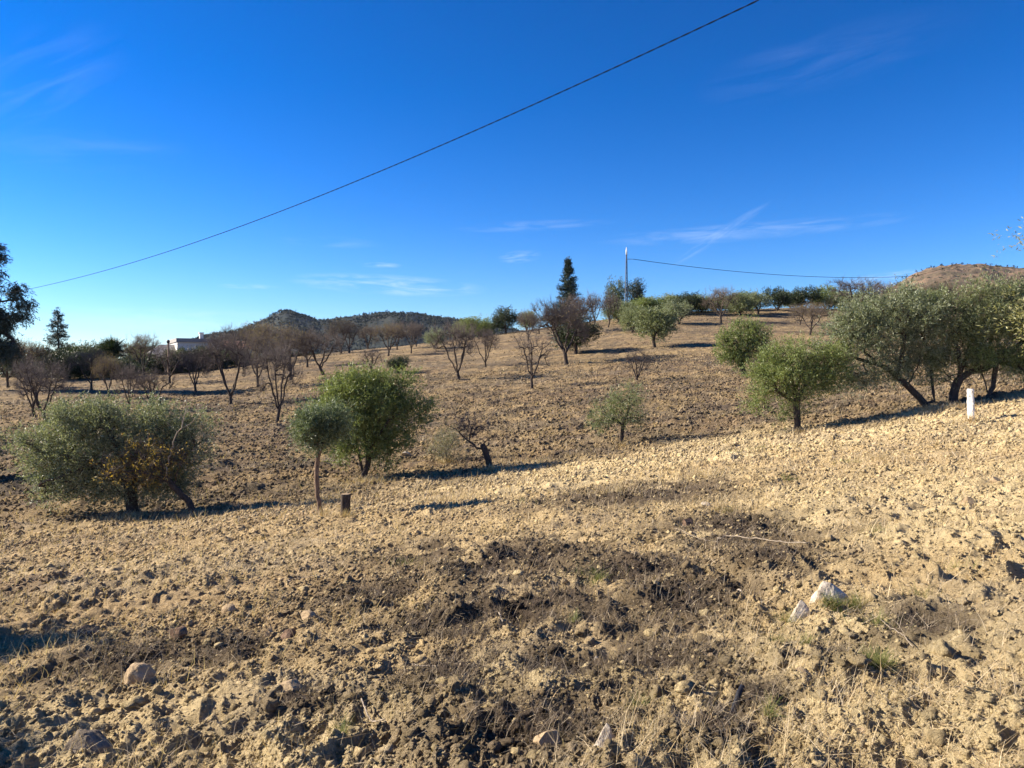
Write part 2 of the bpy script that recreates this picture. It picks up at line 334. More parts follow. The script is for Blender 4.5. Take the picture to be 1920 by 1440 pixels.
# ------------------------------------------------------------------ ground sheet
def build_ground():
    a_in = np.linspace(-math.radians(44), math.radians(44), 1150)
    o = [math.radians(44)]; st = math.radians(.12)
    while o[-1] < PI - .06: o.append(o[-1] + st); st = min(st * 1.12, math.radians(3))
    o = np.array(o[1:]); o = o * 1.0; o = math.radians(44) + (o - math.radians(44)) * (PI - math.radians(44)) / (o[-1] - math.radians(44) + st)
    A = np.concatenate([-o[::-1], a_in, o]); nA = len(A)
    R = list(np.geomspace(.3, 2.2, 170)[:-1]); r = 2.2
    while r < 130: R.append(r); r *= 1.0043
    R += list(np.geomspace(130, 3000, 110)); R = np.array(R); nR = len(R)
    aa, rr = np.meshgrid(A, R, indexing='ij'); x = (rr * np.sin(aa)).ravel(); y = (rr * np.cos(aa)).ravel()
    dA = np.gradient(A); dR = np.gradient(R); sp = np.maximum(dA[:, None] * rr, dR[None] * .8).ravel()
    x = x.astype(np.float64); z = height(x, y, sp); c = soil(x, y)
    V = np.stack([x, y, z], 1); i = np.arange(nA)[:, None]; j = np.arange(nR - 1)[None]; i2 = (i + 1) % nA
    Q = np.stack([i * nR + j, i * nR + j + 1, i2 * nR + j + 1, i2 * nR + j], -1).reshape(-1, 4)
    V = np.vstack([V, [[0, 0, float(height(np.array([.001]), np.array([.001]), np.array([.3]))[0])]]]); c = np.vstack([c, TAN[None]])
    ii = np.arange(nA); T3 = np.stack([np.full(nA, nA * nR), ii * nR, ((ii + 1) % nA) * nR], 1)
    me = fastmesh('ground', V, [Q, T3], M_SOIL, smooth=True, col=c)
    tag(link('ground', me), kind='structure')
build_ground()
rng = np.random.default_rng(7)

# ------------------------------------------------------------------ loose soil clods (nobody could count them)
OCT = (np.array([(1, 0, 0), (-1, 0, 0), (0, 1, 0), (0, -1, 0), (0, 0, 1), (0, 0, -1.)]), np.array([(0, 2, 4), (2, 1, 4), (1, 3, 4), (3, 0, 4), (2, 0, 5), (1, 2, 5), (3, 1, 5), (0, 3, 5)]))
def build_clods():
    Vs, Fs, Cs = [], [], []; base = 0
    for sub, n, smin, smax, rmin, rmax, pw in ((1, 9000, .010, .055, 2.6, 16, 4), (0, 70000, .005, .024, 2.2, 22, 2.4), (-1, 500000, .0008, .0040, 1.6, 60, 2.0)):
        iv, if_ = ico(sub) if sub >= 0 else OCT; k = len(iv)
        a = rng.uniform(-.82, .82, n); r = np.exp(rng.uniform(math.log(rmin), math.log(rmax), n)); x = r * np.sin(a); y = r * np.cos(a)
        keep = fbm(x / .9, y / .9, 77, 3) + rng.uniform(-.25, .25, n) > .42; a, r, x, y = a[keep], r[keep], x[keep], y[keep]; n = len(x)
        s = smin + (smax - smin) * rng.uniform(0, 1, n) ** pw
        if sub < 0: s = np.minimum(s * r, .09)
        z = height(x, y, np.maximum(r * .004, .012)) + s * .15
        V = iv[None] * (1 + rng.uniform(-.52, .38, (n, k)))[..., None] * s[:, None, None] * rng.uniform(.6, 1.25, (n, 1, 3)) * np.array([1, 1, .72])
        th = rng.uniform(0, 2 * PI, n); c_, s_ = np.cos(th)[:, None], np.sin(th)[:, None]; X = V[..., 0] * c_ - V[..., 1] * s_; Y = V[..., 0] * s_ + V[..., 1] * c_
        V = np.stack([X + x[:, None], Y + y[:, None], V[..., 2] + z[:, None]], -1)
        Vs.append(V.reshape(-1, 3)); Fs.append((if_[None] + (np.arange(n) * k)[:, None, None] + base).reshape(-1, 3)); base += n * k
        cc = soil(x, y) * rng.uniform(.7, 1.45, (n, 1))
        pale = (rng.uniform(0, 1, n) < .13)[:, None] * (np.hypot(x, y) < 20)[:, None]; cc = np.where(pale, TAN[None] * rng.uniform(.7, 1.1, (n, 1)), cc)
        cc = cc * np.minimum(1, .84 / cc.max(1))[:, None]; Cs.append(np.repeat(cc, k, 0))
    tag(link('soil_clods', fastmesh('soil_clods', np.vstack(Vs), [np.vstack(Fs)], M_SOIL, smooth=False, col=np.vstack(Cs))), 'loose clods and crumbs of dry clay strewn over the ploughed field', 'soil clods', kind='stuff')
build_clods()

# ------------------------------------------------------------------ dry grass and weeds
def blades(x, y, z, ln, wd, lean, nseg=2):
    n = len(x); th = rng.uniform(0, 2 * PI, n); d = np.stack([np.cos(th), np.sin(th), np.zeros(n)], 1); up = np.array([0, 0, 1.0])
    sd = np.stack([-np.sin(th), np.cos(th), np.zeros(n)], 1); al = rng.uniform(0, 2 * PI, n); sd = norm(sd + rng.normal(0, .4, (n, 3)))
    p = np.stack([x, y, z - .004], 1); rows = []
    for i in range(nseg + 1):
        t = i / nseg; h = np.sin(np.minimum(lean * 0 + 1, 1)) * 0
        ang = (PI / 2 - lean) * 1.0 - t * rng.uniform(.1, .7, n) * 1.0
        if i: p = p + (d * np.cos(ang)[:, None] + up * np.sin(ang)[:, None]) * (ln / nseg)[:, None]
        w_ = wd * (1 - .8 * t); rows += [p - sd * w_[:, None] * .5, p + sd * w_[:, None] * .5]
    V = np.stack(rows, 1); k = 2 * (nseg + 1)
    f = np.array([[2 * i, 2 * i + 1, 2 * i + 3, 2 * i + 2] for i in range(nseg)])
    return V.reshape(-1, 3), (f[None] + (np.arange(n) * k)[:, None, None]).reshape(-1, 4)
M_STRAW = island_mat('dry_straw', [(0, (.32, .22, .12)), (.35, (.52, .39, .21)), (.7, (.68, .56, .38)), (1, (.34, .28, .21))], .8, .25, .15)
M_WEED = island_mat('dead_weed', [(0, (.065, .05, .04)), (.5, (.15, .115, .085)), (.8, (.30, .24, .17)), (1, (.50, .42, .31))], .85, .15, .15)
M_FIELD = island_mat('field_straw', [(0, (.055, .042, .033)), (.5, (.14, .105, .07)), (.82, (.32, .24, .135)), (1, (.46, .37, .24))], .85, .15, .1)
M_GRASS = island_mat('sparse_green_grass', [(0, (.10, .14, .035)), (.5, (.17, .19, .06)), (1, (.32, .28, .12))], .7, .3, .2)
def scatter(n, r0, r1, amax=.82): 
    a = rng.uniform(-amax, amax, n); r = np.exp(rng.uniform(math.log(r0), math.log(r1), n)); return r * np.sin(a), r * np.cos(a), r
def build_grass():
    # straw stubble everywhere, in patches
    x, y, r = scatter(250000, 2.3, 60); ft = (y > ridge_y(x)); q = fbm(x / 1.3, y / .9, 201, 3) + .25 * sm(7, 16, r) - .12 * ft
    lip = np.exp(-((y - ridge_y(x) + 1.5) / 3) ** 2); k = q + .16 * lip + .05 * sm(6, 12, r) + rng.uniform(-.2, .2, len(x)) > .54
    k = k & (blobmask(x, y, WEED) + rng.uniform(-.3, .3, len(x)) < .45); x, y, r = x[k], y[k], r[k]; n = len(x); ln = (.03 + .19 * rng.uniform(0, 1, n) ** 2) * (1 + .3 * sm(8, 25, r)); lean = rng.uniform(.1, 1.45, n)
    wd = np.maximum(.0028, r * .0007) * rng.uniform(.6, 1.3, n)
    V, Q = blades(x, y, height(x, y, np.maximum(r * .004, .012)), ln, wd, lean)
    tag(link('dry_grass', fastmesh('dry_grass', V, Q, M_STRAW)), 'short dry straw stubble scattered over the field', 'dry grass', kind='stuff')
    # flat litter: broken straw and leaf bits lying on the soil
    x, y, r = scatter(230000, 2.2, 24); k = fbm(x / .7, y / .6, 231, 3) + rng.uniform(-.25, .25, len(x)) - .15 * blobmask(x, y, WEED) > .42; x, y, r = x[k], y[k], r[k]; n = len(x)
    V, Q = blades(x, y, height(x, y, np.maximum(r * .004, .012)) + .006, rng.uniform(.012, .06, n), np.maximum(.003, r * .0007) * rng.uniform(.6, 1.6, n), rng.uniform(1.2, 1.6, n), 1)
    tag(link('straw_litter', fastmesh('straw_litter', V, Q, M_STRAW)), 'bits of broken straw lying on the clay', 'straw litter', kind='stuff')
    # tussocks of the far field
    x, y, r = scatter(150000, 18, 115); k = fbm(x / 2.2, y / 1.2, 241, 4) + rng.uniform(-.2, .2, len(x)) > .5; x, y, r = x[k], y[k], r[k]; n = len(x)
    V, Q = blades(x, y, height(x, y, r * .004), rng.uniform(.06, .20, n), r * .0011 * rng.uniform(.6, 1.4, n), rng.uniform(.1, 1.5, n), 1)
    tag(link('field_grass', fastmesh('field_grass', V, Q, M_FIELD)), 'dry tussocks covering the far slope', 'dry grass', kind='stuff')
    # dead dark weeds in matted patches
    x, y, r = scatter(260000, 2.3, 24); wd_ = blobmask(x, y, WEED); k = wd_ * .9 + .7 * (fbm(x / .5, y / .4, 211, 3) - .5) + rng.uniform(-.15, .15, len(x)) > .55
    x, y, r = x[k], y[k], r[k]; n = len(x)
    V, Q = blades(x, y, height(x, y, np.maximum(r * .004, .012)), rng.uniform(.03, .17, n), np.maximum(.0026, r * .0006) * rng.uniform(.6, 1.3, n), rng.uniform(.1, 1.5, n), 2)
    tag(link('dead_weeds', fastmesh('dead_weeds', V, Q, M_WEED)), 'matted grey brown dead weeds in the middle of the foreground', 'dead weeds', kind='stuff')
    P = []
    for px, py, rp, m in ((683, 906, 30, 500), (700, 908, 60, 500), (1744, 771, 34, 500), (1790, 766, 40, 400), (1167, 840, 14, 160), (248, 968, 40, 400), (360, 968, 40, 300), (647, 976, 18, 200), (606, 978, 18, 200), (1821, 802, 22, 200), (1495, 810, 18, 160), (922, 890, 24, 240), (840, 874, 26, 260), (600, 940, 90, 300), (960, 880, 90, 400), (1350, 960, 80, 400), (1300, 900, 150, 500), (850, 940, 120, 500), (1650, 870, 120, 400), (1150, 930, 150, 500)):
        c = at(px, py); rad = rp * c[1] / F; a = rng.uniform(0, 2 * PI, m); q = np.abs(rng.normal(0, .6, m)); P.append(np.stack([c[0] + np.cos(a) * q * rad, c[1] + np.sin(a) * q * rad], 1))
    P = np.vstack(P); x, y = P[:, 0], P[:, 1]; r = np.hypot(x, y); n = len(x)
    V, Q = blades(x, y, height(x, y, np.maximum(r * .004, .012)), rng.uniform(.08, .28, n), np.maximum(.004, r * .0006), rng.uniform(.05, .9, n), 3)
    tag(link('straw_tufts', fastmesh('straw_tufts', V, Q, M_STRAW)), 'taller dry straw round the trunks and along the lip of the bank', 'dry grass', kind='stuff')
    # green tufts
    P = []
    for px, py, rp, m in ((1560, 1155, 26, 260), (1600, 1150, 22, 160), (1650, 1275, 20, 260), (1640, 1270, 35, 200), (1120, 1110, 30, 160), (1075, 1175, 12, 80), (1510, 1230, 20, 90), (1460, 1225, 20, 80), (640, 1415, 14, 90), (1440, 1370, 14, 90),
                          (1590, 875, 40, 90), (1480, 905, 30, 80), (1430, 845, 60, 80), (1370, 860, 30, 60), (1360, 960, 30, 90), (1640, 1190, 60, 160), (1480, 1170, 30, 120), (1730, 1130, 40, 60), (760, 1060, 50, 80), (1640, 1010, 30, 60), (1790, 1080, 60, 60), (1100, 1095, 60, 100), (980, 950, 40, 40), (1200, 1330, 30, 60)):
        c = at(px, py); rad = rp * c[1] / F; a = rng.uniform(0, 2 * PI, m); q = np.abs(rng.normal(0, .5, m)); P.append(np.stack([c[0] + np.cos(a) * q * rad, c[1] + np.sin(a) * q * rad], 1))
    P = np.vstack(P); x, y = P[:, 0], P[:, 1]; r = np.hypot(x, y); n = len(x)
    V, Q = blades(x, y, height(x, y, np.maximum(r * .004, .012)), rng.uniform(.05, .15, n), np.maximum(.003, r * .0006), rng.uniform(.05, .9, n), 3)
    tag(link('green_grass', fastmesh('green_grass', V, Q, M_GRASS)), 'sparse tufts of green and yellowing grass among the clods', 'grass', kind='stuff')
build_grass()

# ------------------------------------------------------------------ tree machinery
def grow(polys, blobs, n, seed, step=.22, base_r=.1, tip_r=.006, wob=.05, up=.5, shell=.45):
    """polys: limb polylines [[(x,y,z)...]...]; blobs: crown ellipsoids (cx,cy,cz,rx,ry,rz). Returns nodes, parents, radii, target points and their directions"""
    R = np.random.default_rng(seed); P = [np.array(polys[0][0], float)]; par = [-1]
    for pl in polys:
        pl = [np.array(p, float) for p in pl]; i0 = int(np.argmin([np.linalg.norm(p - pl[0]) for p in P])); last = i0
        for a, b in zip(pl[:-1], pl[1:]):
            m = max(1, int(np.linalg.norm(b - a) / step))
            for k in range(1, m + 1):
                q = a + (b - a) * k / m + R.normal(0, wob * step * 1.4, 3) * (k < m); P.append(q); par.append(last); last = len(P) - 1
    nl = len(P); vol = np.array([b[3] * b[4] * b[5] for b in blobs]) ** .8; ch = R.choice(len(blobs), n, p=vol / vol.sum()); B = np.array(blobs)[ch]
    d = norm(R.normal(0, 1, (n, 3))); rad = R.uniform(0, 1, n) ** shell; T = B[:, :3] + d * rad[:, None] * B[:, 3:6]
    T = T[T[:, 2] > .15]; Pn = np.array(P); dist = np.min(np.linalg.norm(T[:, None] - Pn[None], axis=-1), 1); T = T[np.argsort(dist)]
    buf = np.zeros((nl + len(T) * 40, 3)); buf[:nl] = Pn; cntN = nl; tips = []
    for t in T:
        Q = buf[:cntN]; dv = t - Q; dd = np.linalg.norm(dv, axis=1); cost = dd + up * np.maximum(0, Q[:, 2] - t[2] + .25 * dd)
        cost[:max(1, nl // 6)] += .4
        i = int(np.argmin(cost)); D = dd[i]
        if D < step * .4: continue
        p0 = Q[i].copy(); pd = buf[par[i]] if par[i] >= 0 else p0 - np.array([0, 0, 1.]); dr = norm(p0 - pd); c = p0 + dr * D * .35 + (t - p0) * .2
        m = max(2, int(D / step)); m = min(m, 38); last = i
        for k in range(1, m + 1):
            s = k / m; q = (1 - s) ** 2 * p0 + 2 * s * (1 - s) * c + s * s * t + R.normal(0, wob * step, 3) * (k < m); buf[cntN] = q; par.append(last); last = cntN; cntN += 1
        tips.append(last)
    P = buf[:cntN].copy(); par = np.array(par); cnt = np.zeros(cntN); cnt[tips] = 1
    for i in range(cntN - 1, 0, -1): cnt[par[i]] += cnt[i]
    cnt = np.maximum(cnt, .5); rad = np.maximum(base_r * (cnt / cnt[0]) ** .48, tip_r)
    tips = np.array(tips); dirs = norm(P[tips] - P[par[tips]]); return P, par, rad, P[tips], dirs
def tubes(P, par, rad, sides=6, flare=1.35):
    n = len(P); ch = np.arange(1, n); pa = par[1:]; d = np.zeros((n, 3)); d[1:] = norm(P[ch] - P[pa]); d[0] = d[1]
    main = np.full(n, -1); order = np.argsort(rad[ch]); main[pa[order]] = ch[order]
    ref = np.array([.31, .93, .17]); u = norm(np.cross(d, ref)); v = np.cross(d, u); th = np.arange(sides) * 2 * PI / sides; ct, st = np.cos(th)[None, :, None], np.sin(th)[None, :, None]
    r = rad.copy(); r[0] *= flare
    ismain = (main[pa] == ch); pf = np.where(ismain, pa, ch); r0 = np.where(ismain, r[pa], r[ch])
    A = P[pa][:, None] + (u[pf][:, None] * ct + v[pf][:, None] * st) * r0[:, None, None]
    B = P[ch][:, None] + (u[ch][:, None] * ct + v[ch][:, None] * st) * r[ch][:, None, None]
    V = np.concatenate([A, B], 1).reshape(-1, 3); i = np.arange(sides); q = np.stack([i, (i + 1) % sides, (i + 1) % sides + sides, i + sides], 1)
    F_ = (q[None] + (np.arange(n - 1) * 2 * sides)[:, None, None]).reshape(-1, 4); return V, F_
def sprays(C_, D, R, nl=10, L_=.3, ll=.075, lw=.02, spread=.75, droop=0.):
    """leafy shoots: centres C_, directions D; each nl leaves along a shoot of length L_"""
    n = len(C_); t = R.uniform(-.15, 1, (n, nl)); D = norm(D + np.array([0, 0, -droop]))
    p = C_[:, None] + D[:, None] * (t * L_)[..., None] + R.normal(0, L_ * .07, (n, nl, 3)); ld = norm(D[:, None] * (1 - spread * .5) + R.normal(0, spread * .6, (n, nl, 3)))
    ref = norm(R.normal(0, 1, (n, nl, 3)) + np.array([0, 0, .9])); sd = norm(np.cross(ld, ref)); l = (ll * R.uniform(.65, 1.3, (n, nl)))[..., None]; w_ = (lw * R.uniform(.7, 1.2, (n, nl)))[..., None]
    V = np.stack([p, p + ld * l * .45 + sd * w_ * .5, p + ld * l, p + ld * l * .45 - sd * w_ * .5], 2).reshape(-1, 3)
    return V, np.arange(n * nl * 4).reshape(-1, 4)
def twigs(C_, D, R, m, ln, r0, spread=.8):
    """m fine twigs from each point, two segments of three sided tube"""
    n = len(C_); d = norm(D[:, None] * .8 + R.normal(0, spread, (n, m, 3)) + np.array([0, 0, .25])).reshape(-1, 3); c = np.repeat(C_, m, 0); l = (ln * R.uniform(.4, 1.2, n * m))[:, None]
    p1 = c + d * l * .5; p2 = p1 + norm(d + R.normal(0, .3, d.shape) + np.array([0, 0, .15])) * l * .5
    u = norm(np.cross(d, np.array([.3, .9, .1]))); v = np.cross(d, u); th = np.arange(3) * 2 * PI / 3; rings = []
    for p, r in ((c, r0), (p1, r0 * .75), (p2, r0 * .35)): rings.append(p[:, None] + (u[:, None] * np.cos(th)[None, :, None] + v[:, None] * np.sin(th)[None, :, None]) * r)
    V = np.concatenate(rings, 1); i = np.arange(3); q = np.concatenate([np.stack([i, (i + 1) % 3, (i + 1) % 3 + 3, i + 3], 1), np.stack([i + 3, (i + 1) % 3 + 3, (i + 1) % 3 + 6, i + 6], 1)])
    return V.reshape(-1, 3), (q[None] + (np.arange(n * m) * 9)[:, None, None]).reshape(-1, 4), p2, d
def join(parts):
    Vs, Fs, Ms, b = [], [], [], 0
    for V, Q, m in parts: Vs.append(V); Fs.append(Q + b); Ms.append(np.full(len(Q), m)); b += len(V)
    return np.vstack(Vs), np.vstack(Fs), np.concatenate(Ms)
def around(tips, dirs, R, m, rad):
    c = np.repeat(tips, m, 0) + R.normal(0, rad, (len(tips) * m, 3)); d = norm(np.repeat(dirs, m, 0) + R.normal(0, .6, (len(tips) * m, 3)) + np.array([0, 0, .35])); return c, d
SUNK = .12
def leafy(name, label, cat, loc, polys, blobs, seed, lm, bm, base_r, n=380, m=7, nl=10, L_=.26, ll=.075, lw=.02, jit=.12, group=None, sides=8, step=.2, up=.5, droop=0., shell=.45, extra=None):
    root = thing(name, label, cat, loc, group); R = np.random.default_rng(seed + 99)
    polys = [[(p[0], p[1], p[2] - (SUNK if p[2] <= 0 else 0)) for p in pl] for pl in polys]
    sat = []
    for b in blobs:
        for _ in range(6):
            dv = norm(R.normal(0, 1, 3)); q = np.array(b[:3]) + dv * np.array(b[3:6]) * R.uniform(.85, 1.12); rr = R.uniform(.18, .42) * min(b[3:6]); sat.append((*q, rr * 1.1, rr, rr))
    P, par, rad, tp, td = grow(polys, [(*b[:3], b[3] * .9, b[4] * .9, b[5] * .9) for b in blobs] + [q for q in sat if q[2] > .5 or shell != .45], n, seed, step, base_r, .005, up=up, shell=shell); V, Q = tubes(P, par, rad, sides)
    link('trunk', fastmesh('trunk', V, Q, bm, smooth=True), root); c, d = around(tp, td, R, m, jit)
    c0 = tp.mean(0); gap = (vn(c[:, 0] / .45 + c[:, 1] * 1.3 + seed, c[:, 2] / .45 - c[:, 1] * .9, seed) > .15); c, d = c[gap], d[gap]
    V, Q = sprays(c, d, R, nl, L_, ll, lw, droop=droop); kk = R.uniform(0, 1, len(tp)) < .35; cc, dd = around(tp[kk], norm(td[kk] + .9 * norm(tp[kk] - c0)), R, 2, jit * .6)
    V2, Q2 = sprays(cc, dd, R, nl + 6, L_ * 2.1, ll, lw * .9, .6, droop=droop); V, Q, _ = join([(V, Q, 0), (V2, Q2, 0)]); link('crown', fastmesh('crown', V, Q, lm), root); return root
def pxtree(bx, by, polys, blobs, d=None, depth=.85):
    """limbs and crown ellipsoids given in picture units about the base become metres at the tree's own distance"""
    p = at(bx, by) if d is None else at(bx, None, d); s = p[1] / F; by_ = by if d is None else HOR + (CAMZ - p[2]) * F / p[1]
    if d is not None and by is not None: pass
    R = np.random.default_rng(abs(int(bx * 7 + 3))); cv = lambda q, dy=0: ((q[0] - bx) * s, dy, (by_ - q[1]) * s)
    PL = []
    for pl in polys:
        dy = 0; o = []
        for k, q in enumerate(pl): o.append(((q[0] - bx) * s, (q[2] * s if len(q) > 2 else 0), max(0, (by_ - q[1]) * s))); 
        PL.append(o)
    BL = []
    for b in blobs:
        yy = (b[4] * s) if len(b) > 4 else 0.; ry = (b[2] + b[3]) / 2 * s * depth
        BL.append(((b[0] - bx) * s, yy, (by_ - b[1]) * s, b[2] * s, ry, b[3] * s))
    return p, PL, BL
G_OL = 'olive trees in the field'
def olive_px(label, bx, by, polys, blobs, lm, base_px, seed, d=None, **k):
    p, PL, BL = pxtree(bx, by, polys, blobs, d)
    # limbs that spread in depth so that the crown is carried from inside
    return leafy('olive_tree', label, 'olive tree', p, PL, BL, seed, lm, k.pop('bm', M_BARK), base_px * p[1] / F, group=k.pop('group', G_OL), **k)

olive_px('rounded green olive tree on two short dark stems behind the cut stump', 683, 903,
         [[(683, 903), (679, 880), (675, 860), (668, 835, 8), (650, 800, 20)], [(683, 900), (690, 872), (691, 845), (687, 815), (690, 780), (700, 745, 10)], [(690, 845), (712, 815, -10), (735, 785, -20), (765, 765, -10)], [(687, 815), (660, 780, -20), (630, 760, -25)]],
         [(690, 765, 100, 52), (655, 735, 55, 34), (730, 728, 50, 32), (772, 770, 34, 34), (700, 825, 58, 42), (617, 775, 36, 36), (640, 835, 34, 34), (735, 820, 36, 26), (695, 720, 40, 20)], M_OLIVE_G, 6, 11, n=700, m=8, nl=11, ll=.09, lw=.026)
olive_px('small lollipop shaped dark olive tree on a thin curved pale trunk beside the stump', 606, 973,
         [[(606, 973), (599, 950), (595, 920), (594, 890), (595, 868), (600, 845), (600, 815)], [(600, 840), (615, 820, 5), (628, 805, 8)], [(600, 838), (585, 815, -5)]],
         [(600, 803, 40, 24), (578, 800, 28, 20), (626, 798, 24, 24), (598, 780, 34, 14), (600, 830, 26, 14), (632, 780, 16, 12)], M_OLIVE_D, 4.4, 12, n=330, m=8, nl=10, ll=.07, lw=.014, L_=.2, jit=.07, bm=M_BARK_M, step=.1)
olive_px('wide silvery olive tree with a thick dark trunk at the left of the slope', 248, 962,
         [[(248, 962), (247, 940), (246, 915)], [(246, 915), (222, 890, -8), (180, 868, -12), (120, 850, -5), (70, 845, 0)], [(246, 915), (285, 880, 8), (330, 860, 10), (375, 830, 8)], [(246, 915), (240, 870, -5), (215, 820, -8), (190, 790)], [(246, 915), (262, 865, 10), (290, 815, 10)], [(180, 868, -12), (130, 890, -20), (90, 905, -25)]],
         [(145, 795, 62, 38), (92, 845, 60, 42), (215, 800, 68, 42), (300, 800, 62, 38), (362, 805, 42, 34), (345, 855, 48, 36), (225, 860, 105, 42), (78, 905, 26, 28), (150, 895, 65, 30), (300, 900, 60, 26), (60, 830, 32, 22), (190, 780, 40, 22), (110, 925, 40, 18), (185, 918, 50, 24), (325, 905, 44, 28), (250, 925, 60, 16)], M_OLIVE_S, 11, 13, n=1150, m=8, nl=11, ll=.075, lw=.021, sides=10)
olive_px('young olive tree on a slim single trunk left of the white post', 1495, 806,
         [[(1495, 806), (1494, 780), (1493, 755), (1488, 725), (1485, 695)], [(1493, 758), (1465, 740, -8), (1440, 725, -10)], [(1493, 750), (1515, 720, 8), (1545, 700, 10)], [(1490, 735), (1500, 700, -10), (1510, 670, -8)]],
         [(1490, 715, 72, 50), (1438, 705, 38, 44), (1545, 698, 44, 42), (1505, 668, 62, 28), (1425, 750, 22, 26), (1460, 665, 34, 22), (1480, 768, 34, 18), (1572, 672, 22, 26)], M_OLIVE_G, 6, 14, n=560, m=7, nl=10, ll=.08, lw=.022)
olive_px('small airy olive sapling alone in the middle of the field', 1167, 836,
         [[(1167, 836), (1166, 815), (1168, 798), (1172, 785)], [(1168, 798), (1150, 785, 4), (1135, 778)], [(1172, 785), (1180, 765), (1180, 745)], [(1170, 790), (1190, 782, -4)]],
         [(1158, 778, 46, 24), (1178, 748, 26, 20), (1135, 786, 26, 20), (1195, 785, 18, 18), (1155, 758, 30, 18), (1185, 730, 14, 10)], M_OLIVE, 3.4, 15, n=230, m=5, nl=9, ll=.08, lw=.018, L_=.22)
olive_px('olive tree with bright green drooping crown up the slope behind the young olive', 1398, 708,
         [[(1398, 708), (1392, 690), (1386, 672), (1388, 645)], [(1386, 672), (1370, 655, 5)], [(1388, 668), (1410, 650, -5)]],
         [(1392, 640, 46, 36), (1362, 655, 22, 30), (1420, 638, 28, 34), (1385, 668, 34, 22), (1400, 612, 28, 14)], M_OLIVE_G, 5, 16, n=330, m=6, nl=9, ll=.12, lw=.034, L_=.3, droop=.3)
olive_px('old olive tree with a dark trunk leaning steeply left at the right of the field', 1744, 763,
         [[(1744, 763), (1722, 744), (1700, 722), (1682, 704, 5), (1655, 685, 8), (1622, 660, 5)], [(1682, 704, 5), (1690, 670), (1690, 630, -8), (1680, 600, -10)], [(1655, 685, 8), (1610, 672, 12), (1585, 650, 12)], [(1700, 722), (1715, 690, -8), (1722, 655, -8)], [(1742, 760), (1752, 752), (1748, 725), (1746, 700), (1742, 665), (1730, 630)]],
         [(1635, 640, 58, 46), (1598, 615, 44, 42), (1585, 655, 34, 34), (1680, 600, 66, 46), (1715, 650, 52, 46), (1620, 580, 46, 22), (1655, 700, 36, 20), (1570, 690, 30, 26), (1608, 712, 36, 24), (1548, 652, 26, 28), (1690, 692, 36, 24), (1722, 690, 28, 24), (1690, 560, 44, 24), (1740, 590, 40, 34)], M_OLIVE_S, 6.5, 17, n=760, m=7, nl=11, ll=.085, lw=.024, sides=10)
olive_px('largest olive tree with a gnarled dark trunk forking right behind the white post', 1787, 757,
         [[(1787, 757), (1788, 738), (1797, 712)], [(1797, 712), (1822, 697, 4), (1855, 690, 8), (1885, 672, 8), (1920, 640, 5), (1950, 610)], [(1797, 712), (1796, 680, -5), (1788, 650, -8), (1780, 615, -5)], [(1855, 690, 8), (1860, 650, 10), (1870, 610, 10)], [(1797, 712), (1820, 670, 15), (1835, 620, 18)]],
         [(1790, 625, 56, 52), (1850, 610, 62, 52), (1905, 600, 52, 56), (1950, 620, 50, 50), (1862, 552, 54, 22), (1778, 575, 46, 28), (1918, 548, 34, 20), (1845, 665, 50, 18), (1760, 665, 36, 36), (1830, 545, 24, 20), (1760, 700, 24, 22), (1830, 688, 32, 14), (1905, 672, 50, 26)], M_OLIVE, 8, 18, n=900, m=7, nl=11, ll=.085, lw=.024, sides=10)
olive_px('olive tree on two thin splayed stems behind the largest olive', 1858, 748,
         [[(1858, 748), (1850, 730), (1842, 705), (1838, 690)], [(1858, 746), (1862, 725), (1864, 700), (1868, 680)]],
         [(1840, 672, 34, 20), (1880, 672, 44, 22), (1920, 680, 44, 26), (1960, 670, 40, 30)], M_OLIVE_G, 4.5, 19, n=300, m=6, nl=9)
# beyond the frame's edges, leaning into it or shading the foreground
olive_px('yellowish olive tree whose branch tips reach in at the right edge', 2050, None,
         [[(2050, 930), (2045, 850), (2030, 760), (2000, 690), (1970, 620)], [(2030, 760), (2080, 640), (2090, 520)], [(2030, 740, -20), (2010, 600, -20), (1990, 480, -20), (1950, 440)]],
         [(1985, 598, 70, 36), (2090, 560, 110, 100), (2060, 700, 70, 40), (1968, 432, 56, 12), (2040, 450, 70, 40)], M_OLIVE_Y, 16, 20, d=10.5, n=420, m=6, nl=10, ll=.06, lw=.014)
olive_px('olive tree mostly outside the left edge of the frame', -62, 905,
         [[(-62, 905), (-60, 880), (-55, 850), (-30, 830)], [(-60, 880), (-90, 840)]], [(-58, 832, 56, 34), (-20, 838, 24, 20), (-95, 830, 44, 34)], M_OLIVE_D, 8, 21, n=380, m=7)
def shade_tree(label, X, Y, h, rw, seed):
    z = float(base_z(X, Y)); leafy('olive_tree', label, 'olive tree', (X, Y, z), [[(0, 0, 0), (.05, 0, .6), (.1, .05, 1.1)], [(.1, .05, 1.1), (rw * .5, .2, h * .7)], [(.1, .05, 1.1), (-rw * .5, -.2, h * .7)]],
          [(0, 0, h * .72, rw, .42, h * .26), (rw * .4, .05, h * .6, rw * .5, .35, h * .2)], seed, M_OLIVE, M_BARK, .12, n=420, m=8, nl=11, group='olive trees outside the frame that shade the foreground', ll=.08, lw=.026)
shade_tree('olive tree outside the frame shading the ground at the lower left', -7.6, 7.3, 2.5, .95, 31)
shade_tree('second olive tree outside the frame shading the bottom left corner', -6.75, 4.9, 2.4, .95, 32)

